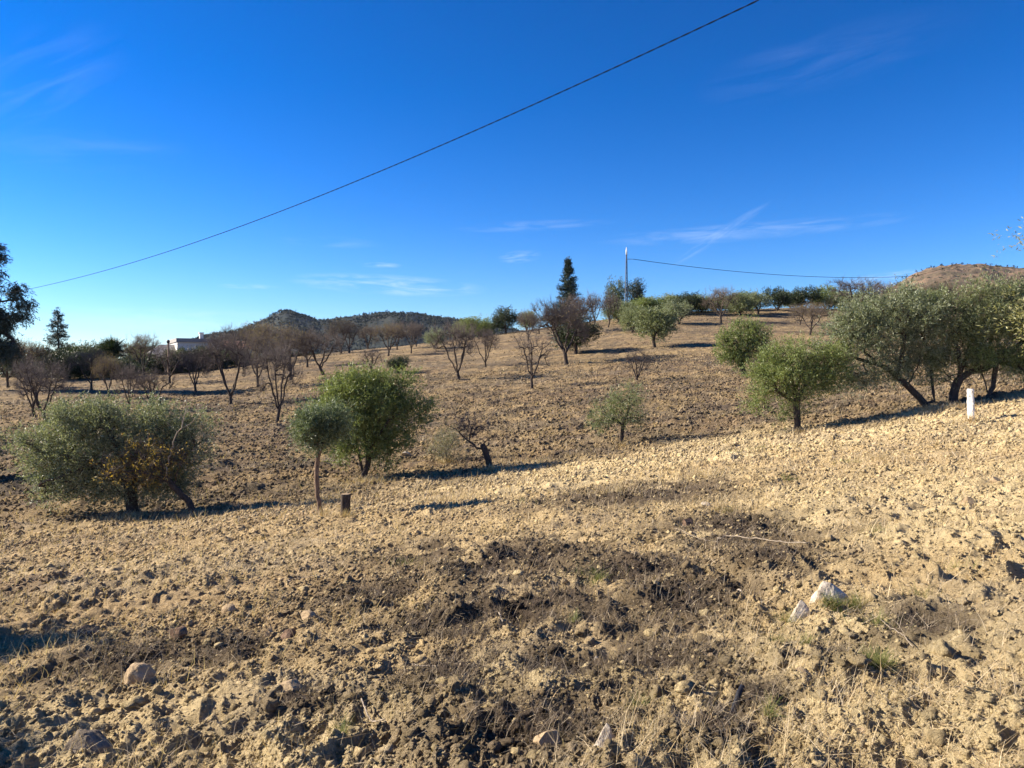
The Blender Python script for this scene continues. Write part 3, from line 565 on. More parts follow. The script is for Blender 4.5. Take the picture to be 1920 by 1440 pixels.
# ------------------------------------------------------------------ bare almond trees: prototypes copied into the field
def almond_proto(seed, lean=0., leaves=0, H=4.0, W=4.4, n=190, V0=.62, tw=7, tr=.006, full=0):
    R = np.random.default_rng(seed); polys = [[(0, 0, -SUNK), (lean * .35, 0, V0 * .5), (lean * .6, R.uniform(-.1, .1), V0)]]; top = polys[0][-1]; k = 4
    a0 = R.uniform(0, PI); B = []
    for i in range(k):
        a = a0 + i * 2 * PI / k + R.uniform(-.5, .5); e = R.uniform(.26, .46) * W; dx, dy = math.cos(a), math.sin(a); hh = R.uniform(.5, .74)
        polys.append([top, (top[0] + dx * e * .35, dy * e * .35, V0 + .22 * (H - V0)), (top[0] + dx * e * .6, dy * e * .6, V0 + .45 * (H - V0)), (top[0] + dx * e * .85, dy * e * .85, V0 + hh * (H - V0))])
        B.append((top[0] + dx * e * .8, dy * e * .8, H * R.uniform(.62, .74), W * .27, W * .26, H * R.uniform(.18, .26))); B.append((top[0] + dx * e * 1.05, dy * e * 1.05, H * R.uniform(.42, .6), W * .17, W * .17, H * .13))
    c = top[0] * 1.1; B.append((c, 0, H * .68, W * .32, W * .3, H * .22))
    P, par, rad, tp, td = grow(polys, B, n, seed, .24, .14, .009, wob=.12, up=.9, shell=.55)
    V, Q = tubes(P, par, rad, 6); trunk = fastmesh('trunk', V, Q, M_BARK, smooth=True)
    out_ = norm(tp - np.array([c, 0, H * .3])); tv, tq, te, tdir = twigs(tp, norm(td + out_ * .9 + [0, 0, .4]), R, tw, .62, tr, .55)
    ids = np.nonzero((rad < .035) & (par >= 0) & (P[:, 2] > H * .3))[0]; ids = R.choice(ids, min(len(ids), int(n * (2.2 + full))), replace=False); sv, sq, se, sdir = twigs(P[ids], norm(P[ids] - P[par[ids]] + .5 * norm(P[ids] - np.array([c, 0, H * .3]))), R, 3, .52, tr * .85, .6)
    parts = [(tv, tq, 0), (sv, sq, 0)]
    if leaves:
        e = np.vstack([te, se]); e = e[R.uniform(0, 1, len(e)) < leaves]; lv, lq = sprays(e, norm(R.normal(0, 1, e.shape)), R, 3, .2, .085, .032, 1.2); parts.append((lv, lq, 1))
    V, Q, mi = join(parts); crown = fastmesh('crown', V, Q, [M_TWIG, M_BRN], midx=mi); return trunk, crown, H, W
ALM = [almond_proto(101, .3), almond_proto(102, -.35, .05, n=220), almond_proto(103, .1, .18), almond_proto(104, .7, .0), almond_proto(105, -.1, .35, n=230), almond_proto(106, .0, .03, n=110, tw=4), almond_proto(107, .2, .5, n=230), almond_proto(108, .25, .1, n=330, tw=7, tr=.007, full=1), almond_proto(109, -.6, .0), almond_proto(110, .1, 0, n=210, V0=.4)]
G_AL = 'bare almond trees on the slope'
_protos = {}
def almond(px, py, wpx, hpx, v, label, d=None, rz=None, name='almond_tree', cat='almond tree'):
    p = at(px, py) if d is None else at(px, None, d); tr, cr, H, W = ALM[v]; s = p[1] / F
    if v not in _protos:
        root = thing(name, label, cat, p, G_AL); link('trunk', tr, root); link('crown', cr, root); _protos[v] = (root, list(root.children))
    else:
        r0, kids = _protos[v]; root = r0.copy(); SC.collection.objects.link(root)
        for k in kids: c = k.copy(); SC.collection.objects.link(c); c.parent = root
        root.location = [float(a) for a in p]; tag(root, label)
    sz = hpx * s / (H * .97); sw = wpx * s / (W * 1.12); root.scale = (sw, sw, sz)
    root.rotation_euler = (0, 0, rz if rz is not None else (px * 1.7) % 6.28); return root
for a in [
    (90, 798, 105, 132, 8, 'bare almond tree leaning left at the far left above the wide olive', None, .2),
    (66, 785, 90, 115, 1, 'bare almond tree just behind the leaning one at the far left', None, 0.2),
    (172, 733, 80, 85, 2, 'almond tree with withered leaves in front of the dark evergreen bush', None, 3.2),
    (205, 748, 60, 85, 6, 'greenish brown almond tree right of the dark evergreen bush'),
    (240, 772, 62, 92, 0, 'bare almond tree with a V shaped trunk above the wide olive', None, .4),
    (292, 774, 84, 88, 3, 'bare almond tree leaning left over the top of the wide olive', None, 3.0),
    (318, 720, 84, 78, 5, 'bare almond tree on a stout trunk beside the lamp pole'),
    (368, 736, 74, 86, 0, 'bare almond tree forking low in front of the white house'),
    (432, 761, 112, 142, 9, 'tall bare almond tree on a straight trunk right of the white house', None, 1.0),
    (519, 794, 112, 160, 0, 'tall bare almond tree forking in a wide V left of the round olive', None, .1),
    (484, 728, 90, 110, 4, 'leafy brown almond tree between the two tall bare ones'),
    (545, 712, 95, 100, 4, 'brown almond tree behind the wide V forked one', None, 2.1),
    (608, 704, 104, 88, 8, 'almond tree leaning left with a broad low crown below the distant hills', None, .1),
    (576, 690, 70, 76, 2, 'smaller almond tree left behind the one leaning below the hills'),
    (655, 662, 66, 62, 5, 'sparse almond tree on the lip below the twin hills'),
    (697, 699, 62, 50, 5, 'low shrubby bare almond without a trunk left of the green bush', None, 2.0),
    (728, 668, 60, 66, 6, 'brown almond tree on the skyline left of the close pair'),
    (745, 657, 46, 56, 0, 'small bare almond tree half hidden on the skyline'),
    (771, 662, 44, 60, 1, 'front one of the close pair of almonds on the skyline'),
    (781, 651, 40, 48, 0, 'rear one of the close pair of almonds on the skyline'),
    (860, 712, 104, 114, 9, 'bare almond tree with a wide fan crown right of the green bush', None, 2.6),
    (911, 689, 64, 76, 9, 'small bare almond tree right of the wide fan crowned one', None, 2.9),
    (997, 730, 92, 122, 5, 'sparse almond tree with a low branch reaching right in mid field', None, .3),
    (1063, 684, 128, 124, 7, 'dense dark almond tree below the tall cypress', None, 3.3),
    (1195, 720, 84, 72, 5, 'small sparse almond tree with a vase crown right of mid field', None, 1.2),
    (1140, 614, 52, 70, 3, 'slender bent almond tree on the crest left of the mast', None, .6),
    (1115, 612, 50, 60, 2, 'brown almond tree on the crest next to the slender bent one'),
    (1352, 606, 70, 68, 4, 'rounded brown almond tree on the crest with dense twigs'),
    (1518, 630, 80, 66, 6, 'brown almond tree with withered leaves below the crest above the young olive'),
    (1500, 612, 44, 44, 2, 'small brown almond tree behind the withered one below the crest'),
    (990, 640, 50, 60, 2, 'faint bare almond tree on the skyline left of the cypress')]:
    almond(*a[:6], *(a[6:] if len(a) > 6 else ()))
for px, d, w_, h, v, lab in ((1600, 92, 110, 72, 0, 'wide bare almond tree on the crest below the far end of the wire'), (1650, 98, 80, 60, 2, 'bare almond tree on the crest where the right hill begins'),
        (1700, 88, 90, 62, 4, 'brown almond tree on the crest in front of the right hill'), (1765, 92, 84, 66, 4, 'second brown almond on the crest in front of the right hill'), (1830, 85, 90, 62, 6, 'third brown almond on the crest above the largest olive'),
        (1905, 88, 90, 96, 5, 'bare almond with thin upright twigs on the skyline at the right edge'), (500, 82, 90, 84, 6, 'brown almond tree behind the tall bare pair on the left'), (455, 88, 84, 76, 2, 'brown almond tree right of the white house near its reddish roof'),
        (415, 78, 70, 74, 1, 'bare almond tree in front of the reddish roof'), (15, 62, 90, 92, 4, 'brown almond tree at the left edge below the eucalyptus'), (50, 70, 90, 80, 6, 'greenish almond tree at the left edge below the conifer'), (270, 76, 70, 80, 4, 'brown almond tree in front of the grey sloping roof'),
        (1085, 84, 84, 78, 0, 'bare almond tree behind the dense dark one on the crest'), (640, 90, 60, 66, 4, 'brown almond tree at the far end of the left field'), (690, 105, 56, 50, 2, 'small far almond tree below the gap between the hills')):
    almond(px, None, w_, h, v, lab, d=d)

# ------------------------------------------------------------------ olives and evergreens seen far off: prototypes copied
def far_proto(seed, lm, n=190, H=3.6, W=4.2, m=7, ll=.17, lw=.06, trunk=.35, low=None):
    R = np.random.default_rng(seed); B = [(0, 0, H * .54, W * .44, W * .42, H * .38)]
    for i in range(6):
        a = R.uniform(0, 2 * PI); B.append((math.cos(a) * W * .28, math.sin(a) * W * .28, H * R.uniform(.32, .8), W * .24, W * .24, H * R.uniform(.14, .24)))
    if low: B += [(math.cos(a) * W * .27, math.sin(a) * W * .27, H * low, W * .22, W * .22, H * low * .85) for a in np.arange(6) * 1.05 + seed]
    P, par, rad, tp, td = grow([[(0, 0, -SUNK), (.1, 0, trunk)], [(.1, 0, trunk), (.7, .2, trunk + 1)], [(.1, 0, trunk), (-.7, -.2, trunk + 1)]], B, n, seed, .3, .16, .012)
    V, Q = tubes(P, par, rad, 5); t = fastmesh('trunk', V, Q, M_BARK, smooth=True); c, d = around(tp, td, R, m, .2); V, Q = sprays(c, d, R, 8, .4, ll, lw); return t, fastmesh('crown', V, Q, lm), H, W
FAR = {'olive': far_proto(201, M_OLIVE), 'silver': far_proto(202, M_OLIVE_S), 'green': far_proto(203, M_OLIVE_G), 'dark': far_proto(204, M_SHRUB, 240, trunk=.2), 'pine': far_proto(205, M_PINE_L, 200, H=5, W=3.2), 'pined': far_proto(206, M_PINE, 200, H=5, W=3.2)}
FAR['round'] = far_proto(211, M_OLIVE, 260, H=3.6, W=3.8, m=8, trunk=.9); FAR['bush'] = far_proto(207, M_SHRUB, 300, H=3.2, W=4.4, m=9, trunk=.1, low=.26); FAR['hedge'] = far_proto(208, M_SHRUB_G, 300, H=3.2, W=4.4, m=9, trunk=.1, low=.26); FAR['full'] = far_proto(209, M_OLIVE, 260, H=3.4, W=4.6, m=8, trunk=.2, low=.34); FAR['fulls'] = far_proto(210, M_OLIVE_G, 260, H=3.4, W=4.6, m=8, trunk=.2, low=.34)
_fp = {}
def far_tree(kind, px, py, wpx, hpx, label, d=None, name='olive_tree', cat='olive tree', group='small olive trees along the crest'):
    p = at(px, py) if d is None else at(px, None, d); t, c, H, W = FAR[kind]; s = p[1] / F
    if d is not None and py is not None:      # height given by the top's row in the picture
        hpx = HOR + (CAMZ - p[2]) * F / p[1] - py
    key = (kind, name)
    if key not in _fp:
        root = thing(name, label, cat, p, group); link('trunk', t, root); link('crown', c, root); _fp[key] = (root, list(root.children))
    else:
        r0, kids = _fp[key]; root = r0.copy(); SC.collection.objects.link(root)
        for k in kids: q = k.copy(); SC.collection.objects.link(q); q.parent = root
        root.location = [float(a) for a in p]; tag(root, label, cat, group)
    sw = wpx * s / W * (1.28 if 'crest' in group else 1.1); root.scale = (sw, sw, hpx * s / (H * 1.0)); root.rotation_euler = (0, 0, (px * 2.3) % 6.28); return root
far_tree('round', 1227, 652, 62, 82, 'grey green olive tree with a full crown on the slope below the mast')
far_tree('dark', 1079, 664, 76, 78, 'dark olive tree behind the dense almond below the cypress')
for px, top, w_, d, k, lab in ((1160, 562, 60, 92, 'full', 'low olive tree on the crest at the foot of the mast'), (1205, 556, 56, 96, 'fulls', 'olive tree on the crest just right of the mast'), (1250, 552, 52, 98, 'full', 'olive tree on the crest second right of the mast'),
        (1292, 548, 60, 94, 'dark', 'dark olive tree on the crest third right of the mast'), (1335, 556, 44, 100, 'full', 'pale olive tree behind the rounded brown almond'), (1388, 546, 46, 92, 'full', 'olive tree on the crest right of the rounded brown almond'),
        (1420, 544, 44, 94, 'silver', 'olive tree in the middle of the crest row'), (1455, 536, 40, 97, 'dark', 'dark olive tree at the right of the crest row'), (1508, 536, 50, 99, 'dark', 'dark olive tree behind the withered brown almond'), (1545, 534, 40, 101, 'fulls', 'last green olive tree of the crest row'),
        (1272, 558, 50, 84, 'silver', 'silvery olive tree in front of the dark crest olive'), (1185, 572, 44, 80, 'full', 'small olive tree in front of the mast'), (1645, 560, 60, 80, 'fulls', 'olive tree above the leaning olive on the crest'), (1720, 540, 60, 82, 'fulls', 'green olive tree in front of the right hill'),
        (900, 592, 56, 100, 'fulls', 'pale green olive tree on the skyline above the fan crowned almond'), (948, 574, 46, 98, 'dark', 'tall dark olive tree on the skyline left of the cypress'), (868, 598, 40, 104, 'full', 'olive tree on the skyline at the end of the hills'), (815, 612, 36, 84, 'silver', 'pale bushy olive between the almond pair and the fan crowned almond'),
        (988, 580, 32, 104, 'full', 'narrow olive tree on the skyline just left of the cypress'), (1225, 556, 46, 96, 'fulls', 'yellowish olive tree between the mast and the dark crest olive'), (1270, 549, 40, 101, 'full', 'low olive tree touching the dark crest olive'), (1315, 552, 44, 97, 'fulls', 'olive tree left of the rounded brown almond'), (1365, 550, 40, 100, 'full', 'olive tree just behind the right side of the rounded brown almond'), (1405, 545, 36, 99, 'fulls', 'light olive tree in the crest row'), (1480, 542, 34, 101, 'full', 'olive tree between two dark crest olives'), (1575, 540, 50, 98, 'full', 'olive tree left of the wide bare crest almond'), (1620, 545, 50, 100, 'full', 'olive tree behind the wide bare crest almond'), (1040, 590, 50, 104, 'dark', 'dark olive tree at the foot of the cypress')):
    far_tree(k, px, top, w_, 0, lab, d=d)
far_tree('dark', 747, 699, 44, 34, 'round green bush on the slope right of the low almond', name='bush', cat='bush', group='bushes')
for px, top, w_, d, k, lab in ((1152, 521, 36, 118, 'pine', 'light green pine tree left of the mast'), (1188, 521, 34, 120, 'pined', 'darker pine tree right of the mast')):
    far_tree(k, px, top, w_, 0, lab, d=d, name='pine_tree', cat='pine tree', group='pine trees by the mast')
for px, top, w_, d, k, lab in ((128, 652, 90, 72, 'bush', 'large dark evergreen bush behind the almonds on the left'), (100, 668, 60, 76, 'bush', 'dark bush left of the large evergreen bush'), (262, 645, 50, 95, 'hedge', 'green tree behind the grey sloping roof'), (160, 648, 60, 84, 'hedge', 'yellow green shrub behind the large evergreen bush'),
        (290, 648, 44, 98, 'bush', 'dark tree against the gable of the white house'), (75, 645, 40, 82, 'bush', 'dark round tree left of the ragged conifer'), (20, 640, 60, 80, 'bush', 'dark tree at the left edge under the eucalyptus'), (425, 655, 44, 84, 'hedge', 'green bush in front of the white house wall'), (372, 655, 40, 84, 'hedge', 'green bush at the corner of the white house'),
        (215, 672, 80, 74, 'bush', 'dark bush below the fan palm'), (180, 668, 80, 77, 'bush', 'dark bush between the evergreen mass and the palm'), (245, 668, 70, 80, 'bush', 'dark bush right of the fan palm'), (275, 662, 50, 86, 'hedge', 'olive green bush hiding the low end of the grey roof'), (395, 662, 60, 80, 'bush', 'dark bush before the white house wall'), (450, 660, 60, 86, 'bush', 'dark bush right of the reddish roof'), (320, 668, 44, 82, 'hedge', 'green bush under the gable of the white house'), (55, 668, 70, 78, 'bush', 'dark bush at the far left between conifer and eucalyptus'), (500, 668, 70, 90, 'hedge', 'brownish hedge bush below the small peak'), (560, 660, 70, 96, 'bush', 'dark bush below the saddle of the hills'), (352, 651, 46, 80, 'bush', 'dark round bush covering the corner of the white house'), (328, 654, 40, 79, 'hedge', 'green bush beside the lamp pole'), (390, 650, 50, 81, 'hedge', 'green bush covering the middle of the white house'), (356, 656, 56, 79, 'bush', 'dark bush left of the flat roof of the white house'), (300, 664, 60, 78, 'bush', 'dark bush in front of the grey sloping roof'), (150, 642, 70, 90, 'bush', 'tall dark tree rising behind the evergreen bushes'), (190, 640, 60, 92, 'bush', 'second tall dark tree behind the evergreen bushes'), (335, 690, 70, 78, 'bush', 'low dark hedge bush below the white house')):
    far_tree(k, px, top, w_, 0, lab, d=d, name='evergreen_bush', cat='bush', group='evergreens around the white house')

# ------------------------------------------------------------------ conifers
def conifer(label, px, top, wpx, d, seed, gaps=.0, dense=1., name='cypress_tree', cat='conifer', ex=.78):
    p = at(px, None, d); s = d / F; by_ = HOR + (CAMZ - p[2]) * F / d; H = (by_ - top) * s; W = wpx * s / 2; R = np.random.default_rng(seed)
    root = thing(name, label, cat, p); nb = int(90 * dense); P = [np.array([0, 0, -.2])]; par = [-1]; K = 24
    for i in range(1, K + 1): P.append(np.array([math.sin(i * .7) * .03, 0, H * .98 * i / K])); par.append(i - 1)
    tips, dirs = [], []
    for b in range(nb):
        t = R.uniform(.06, .99); L_ = W * (1 - t) ** ex * R.uniform(.55, 1.15) + .12
        if gaps and R.uniform() < gaps: L_ *= .45
        a = R.uniform(0, 2 * PI); i = max(1, int(t * K)); last = i; q = P[i].copy(); m = max(2, int(L_ / .28))
        for k in range(m):
            e = -.15 + .55 * (k / m); q = q + np.array([math.cos(a), math.sin(a), e]) * L_ / m; P.append(q.copy()); par.append(last); last = len(P) - 1; tips.append(q.copy()); dirs.append([math.cos(a), math.sin(a), e])
    for i in range(K // 2, K + 1): tips.append(P[i]); dirs.append([0, 0, 1.])
    P = np.array(P); par = np.array(par); rad = np.full(len(P), .02); rad[:K + 1] = np.linspace(.2, .03, K + 1)
    V, Q = tubes(P, par, rad, 5); link('trunk', fastmesh('trunk', V, Q, M_BARK), root); tips = np.array(tips); dirs = np.array(dirs, float); c, dd = around(tips, dirs, R, 5, .10 * (1 + s * 8 * .0))
    V, Q = sprays(c, dd, R, 9, .34, .20, .05, .8); link('crown', fastmesh('crown', V, Q, M_PINE), root)
conifer('tall dark cone shaped cypress on the crest', 1065, 483, 82, 112, 41, dense=3.0, ex=1.15)
conifer('ragged dark conifer standing alone at the left against the sky', 110, 580, 70, 96, 42, gaps=.35, dense=1.3, name='ragged_conifer')

# eucalyptus at the left edge
def eucalyptus():
    d = 58; bx = -75; p = at(bx, None, d); s = d / F; by_ = HOR + (CAMZ - p[2]) * F / d; c = lambda x, y, z=0: ((x - bx) * s, z, (by_ - y) * s)
    PL = [[(0, 0, 0), c(-70, 650), c(-68, 560), c(-60, 470), c(-50, 420)], [c(-68, 580), c(-25, 575), c(0, 566), c(25, 563), c(45, 560)], [c(-68, 620), c(-20, 590), c(5, 588), c(20, 600), c(35, 615)], [c(-60, 470), c(-20, 480), c(0, 490)], [c(-68, 610), c(10, 625), c(30, 640), c(42, 655), c(48, 668)]]
    B = [(35, 545, 14, 16), (46, 568, 14, 16), (36, 590, 20, 12), (10, 605, 14, 10), (5, 640, 26, 30), (-30, 600, 40, 40), (-4, 480, 12, 16), (0, 507, 8, 8), (2, 533, 9, 8), (-40, 470, 40, 40), (-50, 540, 40, 30), (10, 665, 26, 22)]
    BL = [((b[0] - bx) * s, 0, (by_ - b[1]) * s, b[2] * s, (b[2] + b[3]) / 2 * s, b[3] * s) for b in B]
    leafy('eucalyptus_tree', 'dark eucalyptus tree with hanging leaf clumps reaching in at the left edge', 'eucalyptus tree', p, PL, BL, 51, M_EUC, M_BARK, .3, n=560, m=8, nl=11, L_=.42, ll=.24, lw=.055, jit=.16, droop=1.1, up=.2)
eucalyptus()
# fan palm at the left
def palm():
    p = at(212, None, 82); s = 82 / F; by_ = HOR + (CAMZ - p[2]) * F / 82; root = thing('palm_tree', 'low fan palm with spiky green fronds above the dark bushes on the left', 'palm tree', p); R = np.random.default_rng(5); Vs, k = [], 0
    H = (by_ - 662) * s; P = np.array([[0, 0, -.2], [0, 0, H * .5], [0, 0, H]]); V, Q = tubes(P, np.array([-1, 0, 1]), np.array([.22, .2, .18]), 8); link('trunk', fastmesh('trunk', V, Q, M_BARK), root)
    C_, D = [], []
    for i in range(46):
        a = R.uniform(0, 2 * PI); e = R.uniform(-.2, 1.35); dv = np.array([math.cos(a) * math.cos(e), math.sin(a) * math.cos(e), math.sin(e)]); r = R.uniform(.9, 1.5); C_.append(np.array([0, 0, H]) + dv * r * .55); D.append(dv)
    V, Q = sprays(np.array(C_), np.array(D), R, 26, .12, 1.05, .07, .9); link('crown', fastmesh('crown', V, Q, M_SHRUB), root)
palm()

# ------------------------------------------------------------------ grey shrub, broken almond, yellow almond, stumps
p, PL, BL = pxtree(838, 872, [[(838, 872), (838, 860), (836, 845)], [(838, 865), (852, 845)], [(838, 865), (822, 848)]], [(838, 838, 32, 22), (848, 852, 24, 16), (825, 845, 22, 20), (838, 822, 22, 16)])
leafy('grey_shrub', 'grey green sparse shrub left of the broken almond', 'shrub', p, PL, BL, 61, leafm('grey_shrub_leaf', (.17, .16, .10), (.3, .29, .22)), M_TWIG, .03, n=170, m=4, nl=7, L_=.26, ll=.06, lw=.016, step=.15)
def picked_tree(name, label, cat, bx, by, polys, blobs, base_px, seed, n, tw, tl, leaves=None, lm=None, nleaf=0, dead=None, tr=.005, lk=.6):
    p, PL, BL = pxtree(bx, by, polys, blobs); R = np.random.default_rng(seed); root = thing(name, label, cat, p)
    PL[0][0] = (0, 0, -SUNK); P, par, rad, tp, td = grow(PL, BL, n, seed, .14, base_px * p[1] / F, tr, wob=.12, up=.4); nt_ = sum(max(1, int(np.linalg.norm(np.array(b) - np.array(a)) / .14)) for a, b in zip(PL[0][:-1], PL[0][1:])) + 1; rad[nt_:] = np.maximum(rad[nt_:] * lk, tr); rad[:nt_] = np.maximum(rad[:nt_], rad[0] * .85); V, Q = tubes(P, par, rad, 7, 1.15); link('trunk', fastmesh('trunk', V, Q, M_BARK, smooth=True), root)
    tv, tq, te, tdir = twigs(tp, td, R, tw, tl, .005); parts = [(tv, tq, 0)]
    if nleaf: e = te[R.uniform(0, 1, len(te)) < nleaf]; lv, lq = sprays(e, norm(R.normal(0, 1, e.shape)), R, 4, .16, .085, .034, 1.0, droop=1.2); parts.append((lv, lq, 1))
    V, Q, mi = join(parts); link('crown', fastmesh('crown', V, Q, [M_TWIG, lm or M_BRN], midx=mi), root)
    if dead:
        s = p[1] / F; D_ = [[((q[0] - bx) * s, -.25, (by - q[1]) * s) for q in pl] for pl in dead]; P, par, rad, tp, td = grow(D_, [(D_[0][-1][0], -.25, D_[0][-1][2] - .3, .35, .2, .4)], 22, seed + 5, .1, 1.3 * s, .004, wob=.2)
        V, Q = tubes(P, par, rad, 6, 1.); o = link('dead_branch', fastmesh('dead_branch', V, Q, M_DEAD, smooth=True), root); o['label'] = 'bleached leafless branch pointing up'
    return root
picked_tree('broken_almond', 'broken almond on a black leaning stub with one crooked branch to the left', 'almond tree', 922, 886, [[(922, 886), (915, 862), (908, 842), (904, 834)], [(906, 842), (893, 840), (880, 828), (862, 812), (845, 800), (832, 795)], [(905, 836), (918, 822), (930, 815), (942, 818), (955, 824)], [(880, 828), (884, 805), (878, 785)]],
            [(885, 800, 34, 24), (915, 795, 24, 18), (940, 818, 18, 8), (855, 800, 20, 10)], 6, 71, 70, 5, .35, tr=.006, lk=.38)
picked_tree('yellow_leaved_almond', 'small almond with yellow leaves and a rusty leaning trunk in front of the wide olive', 'almond tree', 367, 962, [[(367, 962), (357, 945), (342, 930), (325, 912), (310, 895)], [(310, 895), (290, 870, -6), (270, 850, -8)], [(310, 895), (300, 860), (318, 835)], [(310, 895), (260, 880, -10), (215, 885, -10)], [(325, 912), (335, 880), (350, 855)]],
            [(235, 870, 44, 32, -12), (295, 855, 56, 36, -12), (350, 850, 26, 24, -5), (290, 895, 60, 16, -12), (250, 845, 40, 22, -12)], 6, 72, 150, 5, .3, lm=M_YEL, nleaf=.48, dead=[[(320, 890), (330, 840), (342, 808), (352, 790), (362, 768), (359, 748)], [(342, 808), (332, 800), (322, 790)]])
M_CUT = rockm('cut_wood_face', (.22, .15, .09), (.36, .26, .16), (.42, .32, .2))
def stump(px, py, hpx, wpx, label, name='tree_stump', d=None, root_p=True):
    p = at(px, py); s = p[1] / F; h, r = hpx * s, wpx * s / 2; R = np.random.default_rng(int(px)); root = thing(name, label, 'tree stump', p); n = 28; th = np.arange(n) * 2 * PI / n
    V = []; zs = [-.1, 0, .06, h * .35, h * .7, h * .97, h]; rs = [1.35, 1.25, 1.08, 1.0, .97, .98, .93]
    prof = 1 + .06 * np.sin(th * 5 + 1) + .04 * np.sin(th * 9) + R.uniform(-.03, .03, n)
    for z, k in zip(zs, rs): V.append(np.stack([np.cos(th) * r * k * prof + z * .03, np.sin(th) * r * k * prof, np.full(n, z)], 1))
    V = np.vstack(V); m = len(zs); Q = np.array([[i * n + j, i * n + (j + 1) % n, (i + 1) * n + (j + 1) % n, (i + 1) * n + j] for i in range(m - 1) for j in range(n)])
    link('bark', fastmesh('bark', V, Q, M_BARK, smooth=True), root)
    top = V[-n:] * 1.0; top[:, 2] += .001; c = top.mean(0)[None] + [[0, 0, .004]]; VV = np.vstack([top, c]); T3 = np.array([[j, (j + 1) % n, n] for j in range(n)]); link('cut_top', fastmesh('cut_top', VV, T3, M_CUT), root)
stump(647, 974, 48, 18, 'sawn off tree stump right of the lollipop olive')
stump(299, 762, 12, 5, 'tiny cut stump on the left slope above the wide olive')

# ------------------------------------------------------------------ white post
def white_post():
    p = at(1821, 797); s = p[1] / F; h = 68 * s; wv = 5.6 * s; root = thing('boundary_post', 'white painted concrete post leaning slightly in front of the largest olive', 'post', p)
    m, T, b = mat('weathered_white_paint'); n = noise(T, 14, 6, .7, objvec(T)); T.links.new(ramp(T, n, [(.36, (.30, .26, .21)), (.44, (.62, .58, .52)), (.52, (.80, .77, .72)), (1, (.84, .82, .78))]), b.inputs['Base Color']); bump(T, b, n, .5, .01)
    R = np.random.default_rng(3); V = []; zs = np.concatenate([[-.2], np.linspace(0, h * .95, 14), [h]]); th0 = .95
    sq = []
    for k in range(4):
        for t in np.linspace(-.86, .86, 4): a = [(1, t), (-t, 1), (-1, -t), (t, -1)][k]; sq.append(a)
    sq = np.array(sq); n_ = len(sq)
    for z in zs:
        k = wv * (1 - .05 * z / h) * (.86 if z == h else 1); x = sq * k + R.normal(0, .006, sq.shape); X = x[:, 0] * math.cos(th0) - x[:, 1] * math.sin(th0) - .035 * z; Y = x[:, 0] * math.sin(th0) + x[:, 1] * math.cos(th0); V.append(np.stack([X, Y, np.full(n_, z)], 1))
    V = np.vstack(V); Q = np.array([[i * n_ + j, i * n_ + (j + 1) % n_, (i + 1) * n_ + (j + 1) % n_, (i + 1) * n_ + j] for i in range(len(zs) - 1) for j in range(n_)]); c = V[-n_:].mean(0); V = np.vstack([V, c[None]]); o = (len(zs) - 1) * n_
    T3 = np.array([[o + j, o + (j + 1) % n_, len(V) - 1] for j in range(n_)]); link('shaft', fastmesh('shaft', V, [Q, T3], m), root)
white_post()

# ------------------------------------------------------------------ stones one can tell apart
IV3, IF3 = ico(3)
def stone(px, py, wpx, hpx, m, label, seed, sink=.35, flat=.75, name='stone', cat='stone', tilt=0., ry=.8, cuts=9, extra_r=0, peak=0.):
    p = at(px, py); s = p[1] / F; R = np.random.default_rng(seed); V = IV3.copy()
    for i in range(cuts):      # plane cuts make facets
        nrm = norm(R.normal(0, 1, 3) * np.array([1, 1, .8])); dcut = R.uniform(.38, .8); dd = V @ nrm - dcut; V = V - np.maximum(dd, 0)[:, None] * nrm[None]
    V = V + V * (fbm(V[:, 0] * 3 + seed, V[:, 1] * 3 + V[:, 2] * 2, seed, 3) - .5)[:, None] * .09
    V[:, :2] *= (1 - peak * np.clip(V[:, 2:3] * .5 + .5, 0, 1)) ; V[:, 0] += peak * .25 * V[:, 2]
    ex = np.abs(V).max(0); V = V / ex; W_, H_ = wpx * s / 2, hpx * s / 2
    c, s_ = math.cos(tilt), math.sin(tilt); V = V * np.array([W_, W_ * ry, H_ * 1.25]); V = np.stack([V[:, 0] * c - V[:, 2] * s_, V[:, 1], V[:, 0] * s_ + V[:, 2] * c], 1)
    z = float(height(np.array([p[0]]), np.array([p[1]]), np.array([.1]))[0]); o = link(name, fastmesh(name, V, IF3, m, smooth=False), None, (p[0], p[1] + W_ * ry * .5, z + H_ * (1.0 - sink)))
    try: o.data.set_sharp_from_angle(angle=math.radians(28)); o.data.polygons.foreach_set('use_smooth', np.ones(len(IF3), bool))
    except Exception: pass
    return tag(o, label, cat, 'loose stones in the foreground')
stone(574, 1172, 38, 24, M_ROCKT, 'smooth tan stone up right of the small pointed one', 7, .3)
stone(1324, 955, 24, 14, M_ROCKW, 'small white stone among the weeds in mid ground', 8, .25)
stone(338, 1402, 40, 14, M_ROCKT, 'flat pale stone slab near the bottom left', 9, .2, tilt=.3)
stone(330, 1215, 44, 26, M_ROCKB, 'dark reddish clod stone between tan stone and pointed one', 10, .3)
stone(535, 1212, 34, 20, M_ROCKB, 'dark brown flat stone right of the small pointed one', 11, .3, tilt=.3)
stone(1395, 802, 20, 8, M_ROCKT, 'low tan stone left of the white post far off', 12, .2) if False else None
stone(1765, 802, 18, 8, M_ROCKT, 'small pinkish stone left of the white post', 13, .2)
stone(1875, 912, 30, 18, M_ROCKT, 'light tan stone below the white post at the right', 14, .3)
stone(1818, 958, 26, 20, M_ROCKT, 'rough yellowish stone further below the white post', 15, .3)
stone(1290, 990, 28, 18, M_ROCKB, 'dark lump of earth beside the white stone in the weeds', 16, .3)
stone(1335, 1240, 24, 14, M_ROCKT, 'flat pale stone in the dark weeds left of the green tuft', 17, .25)
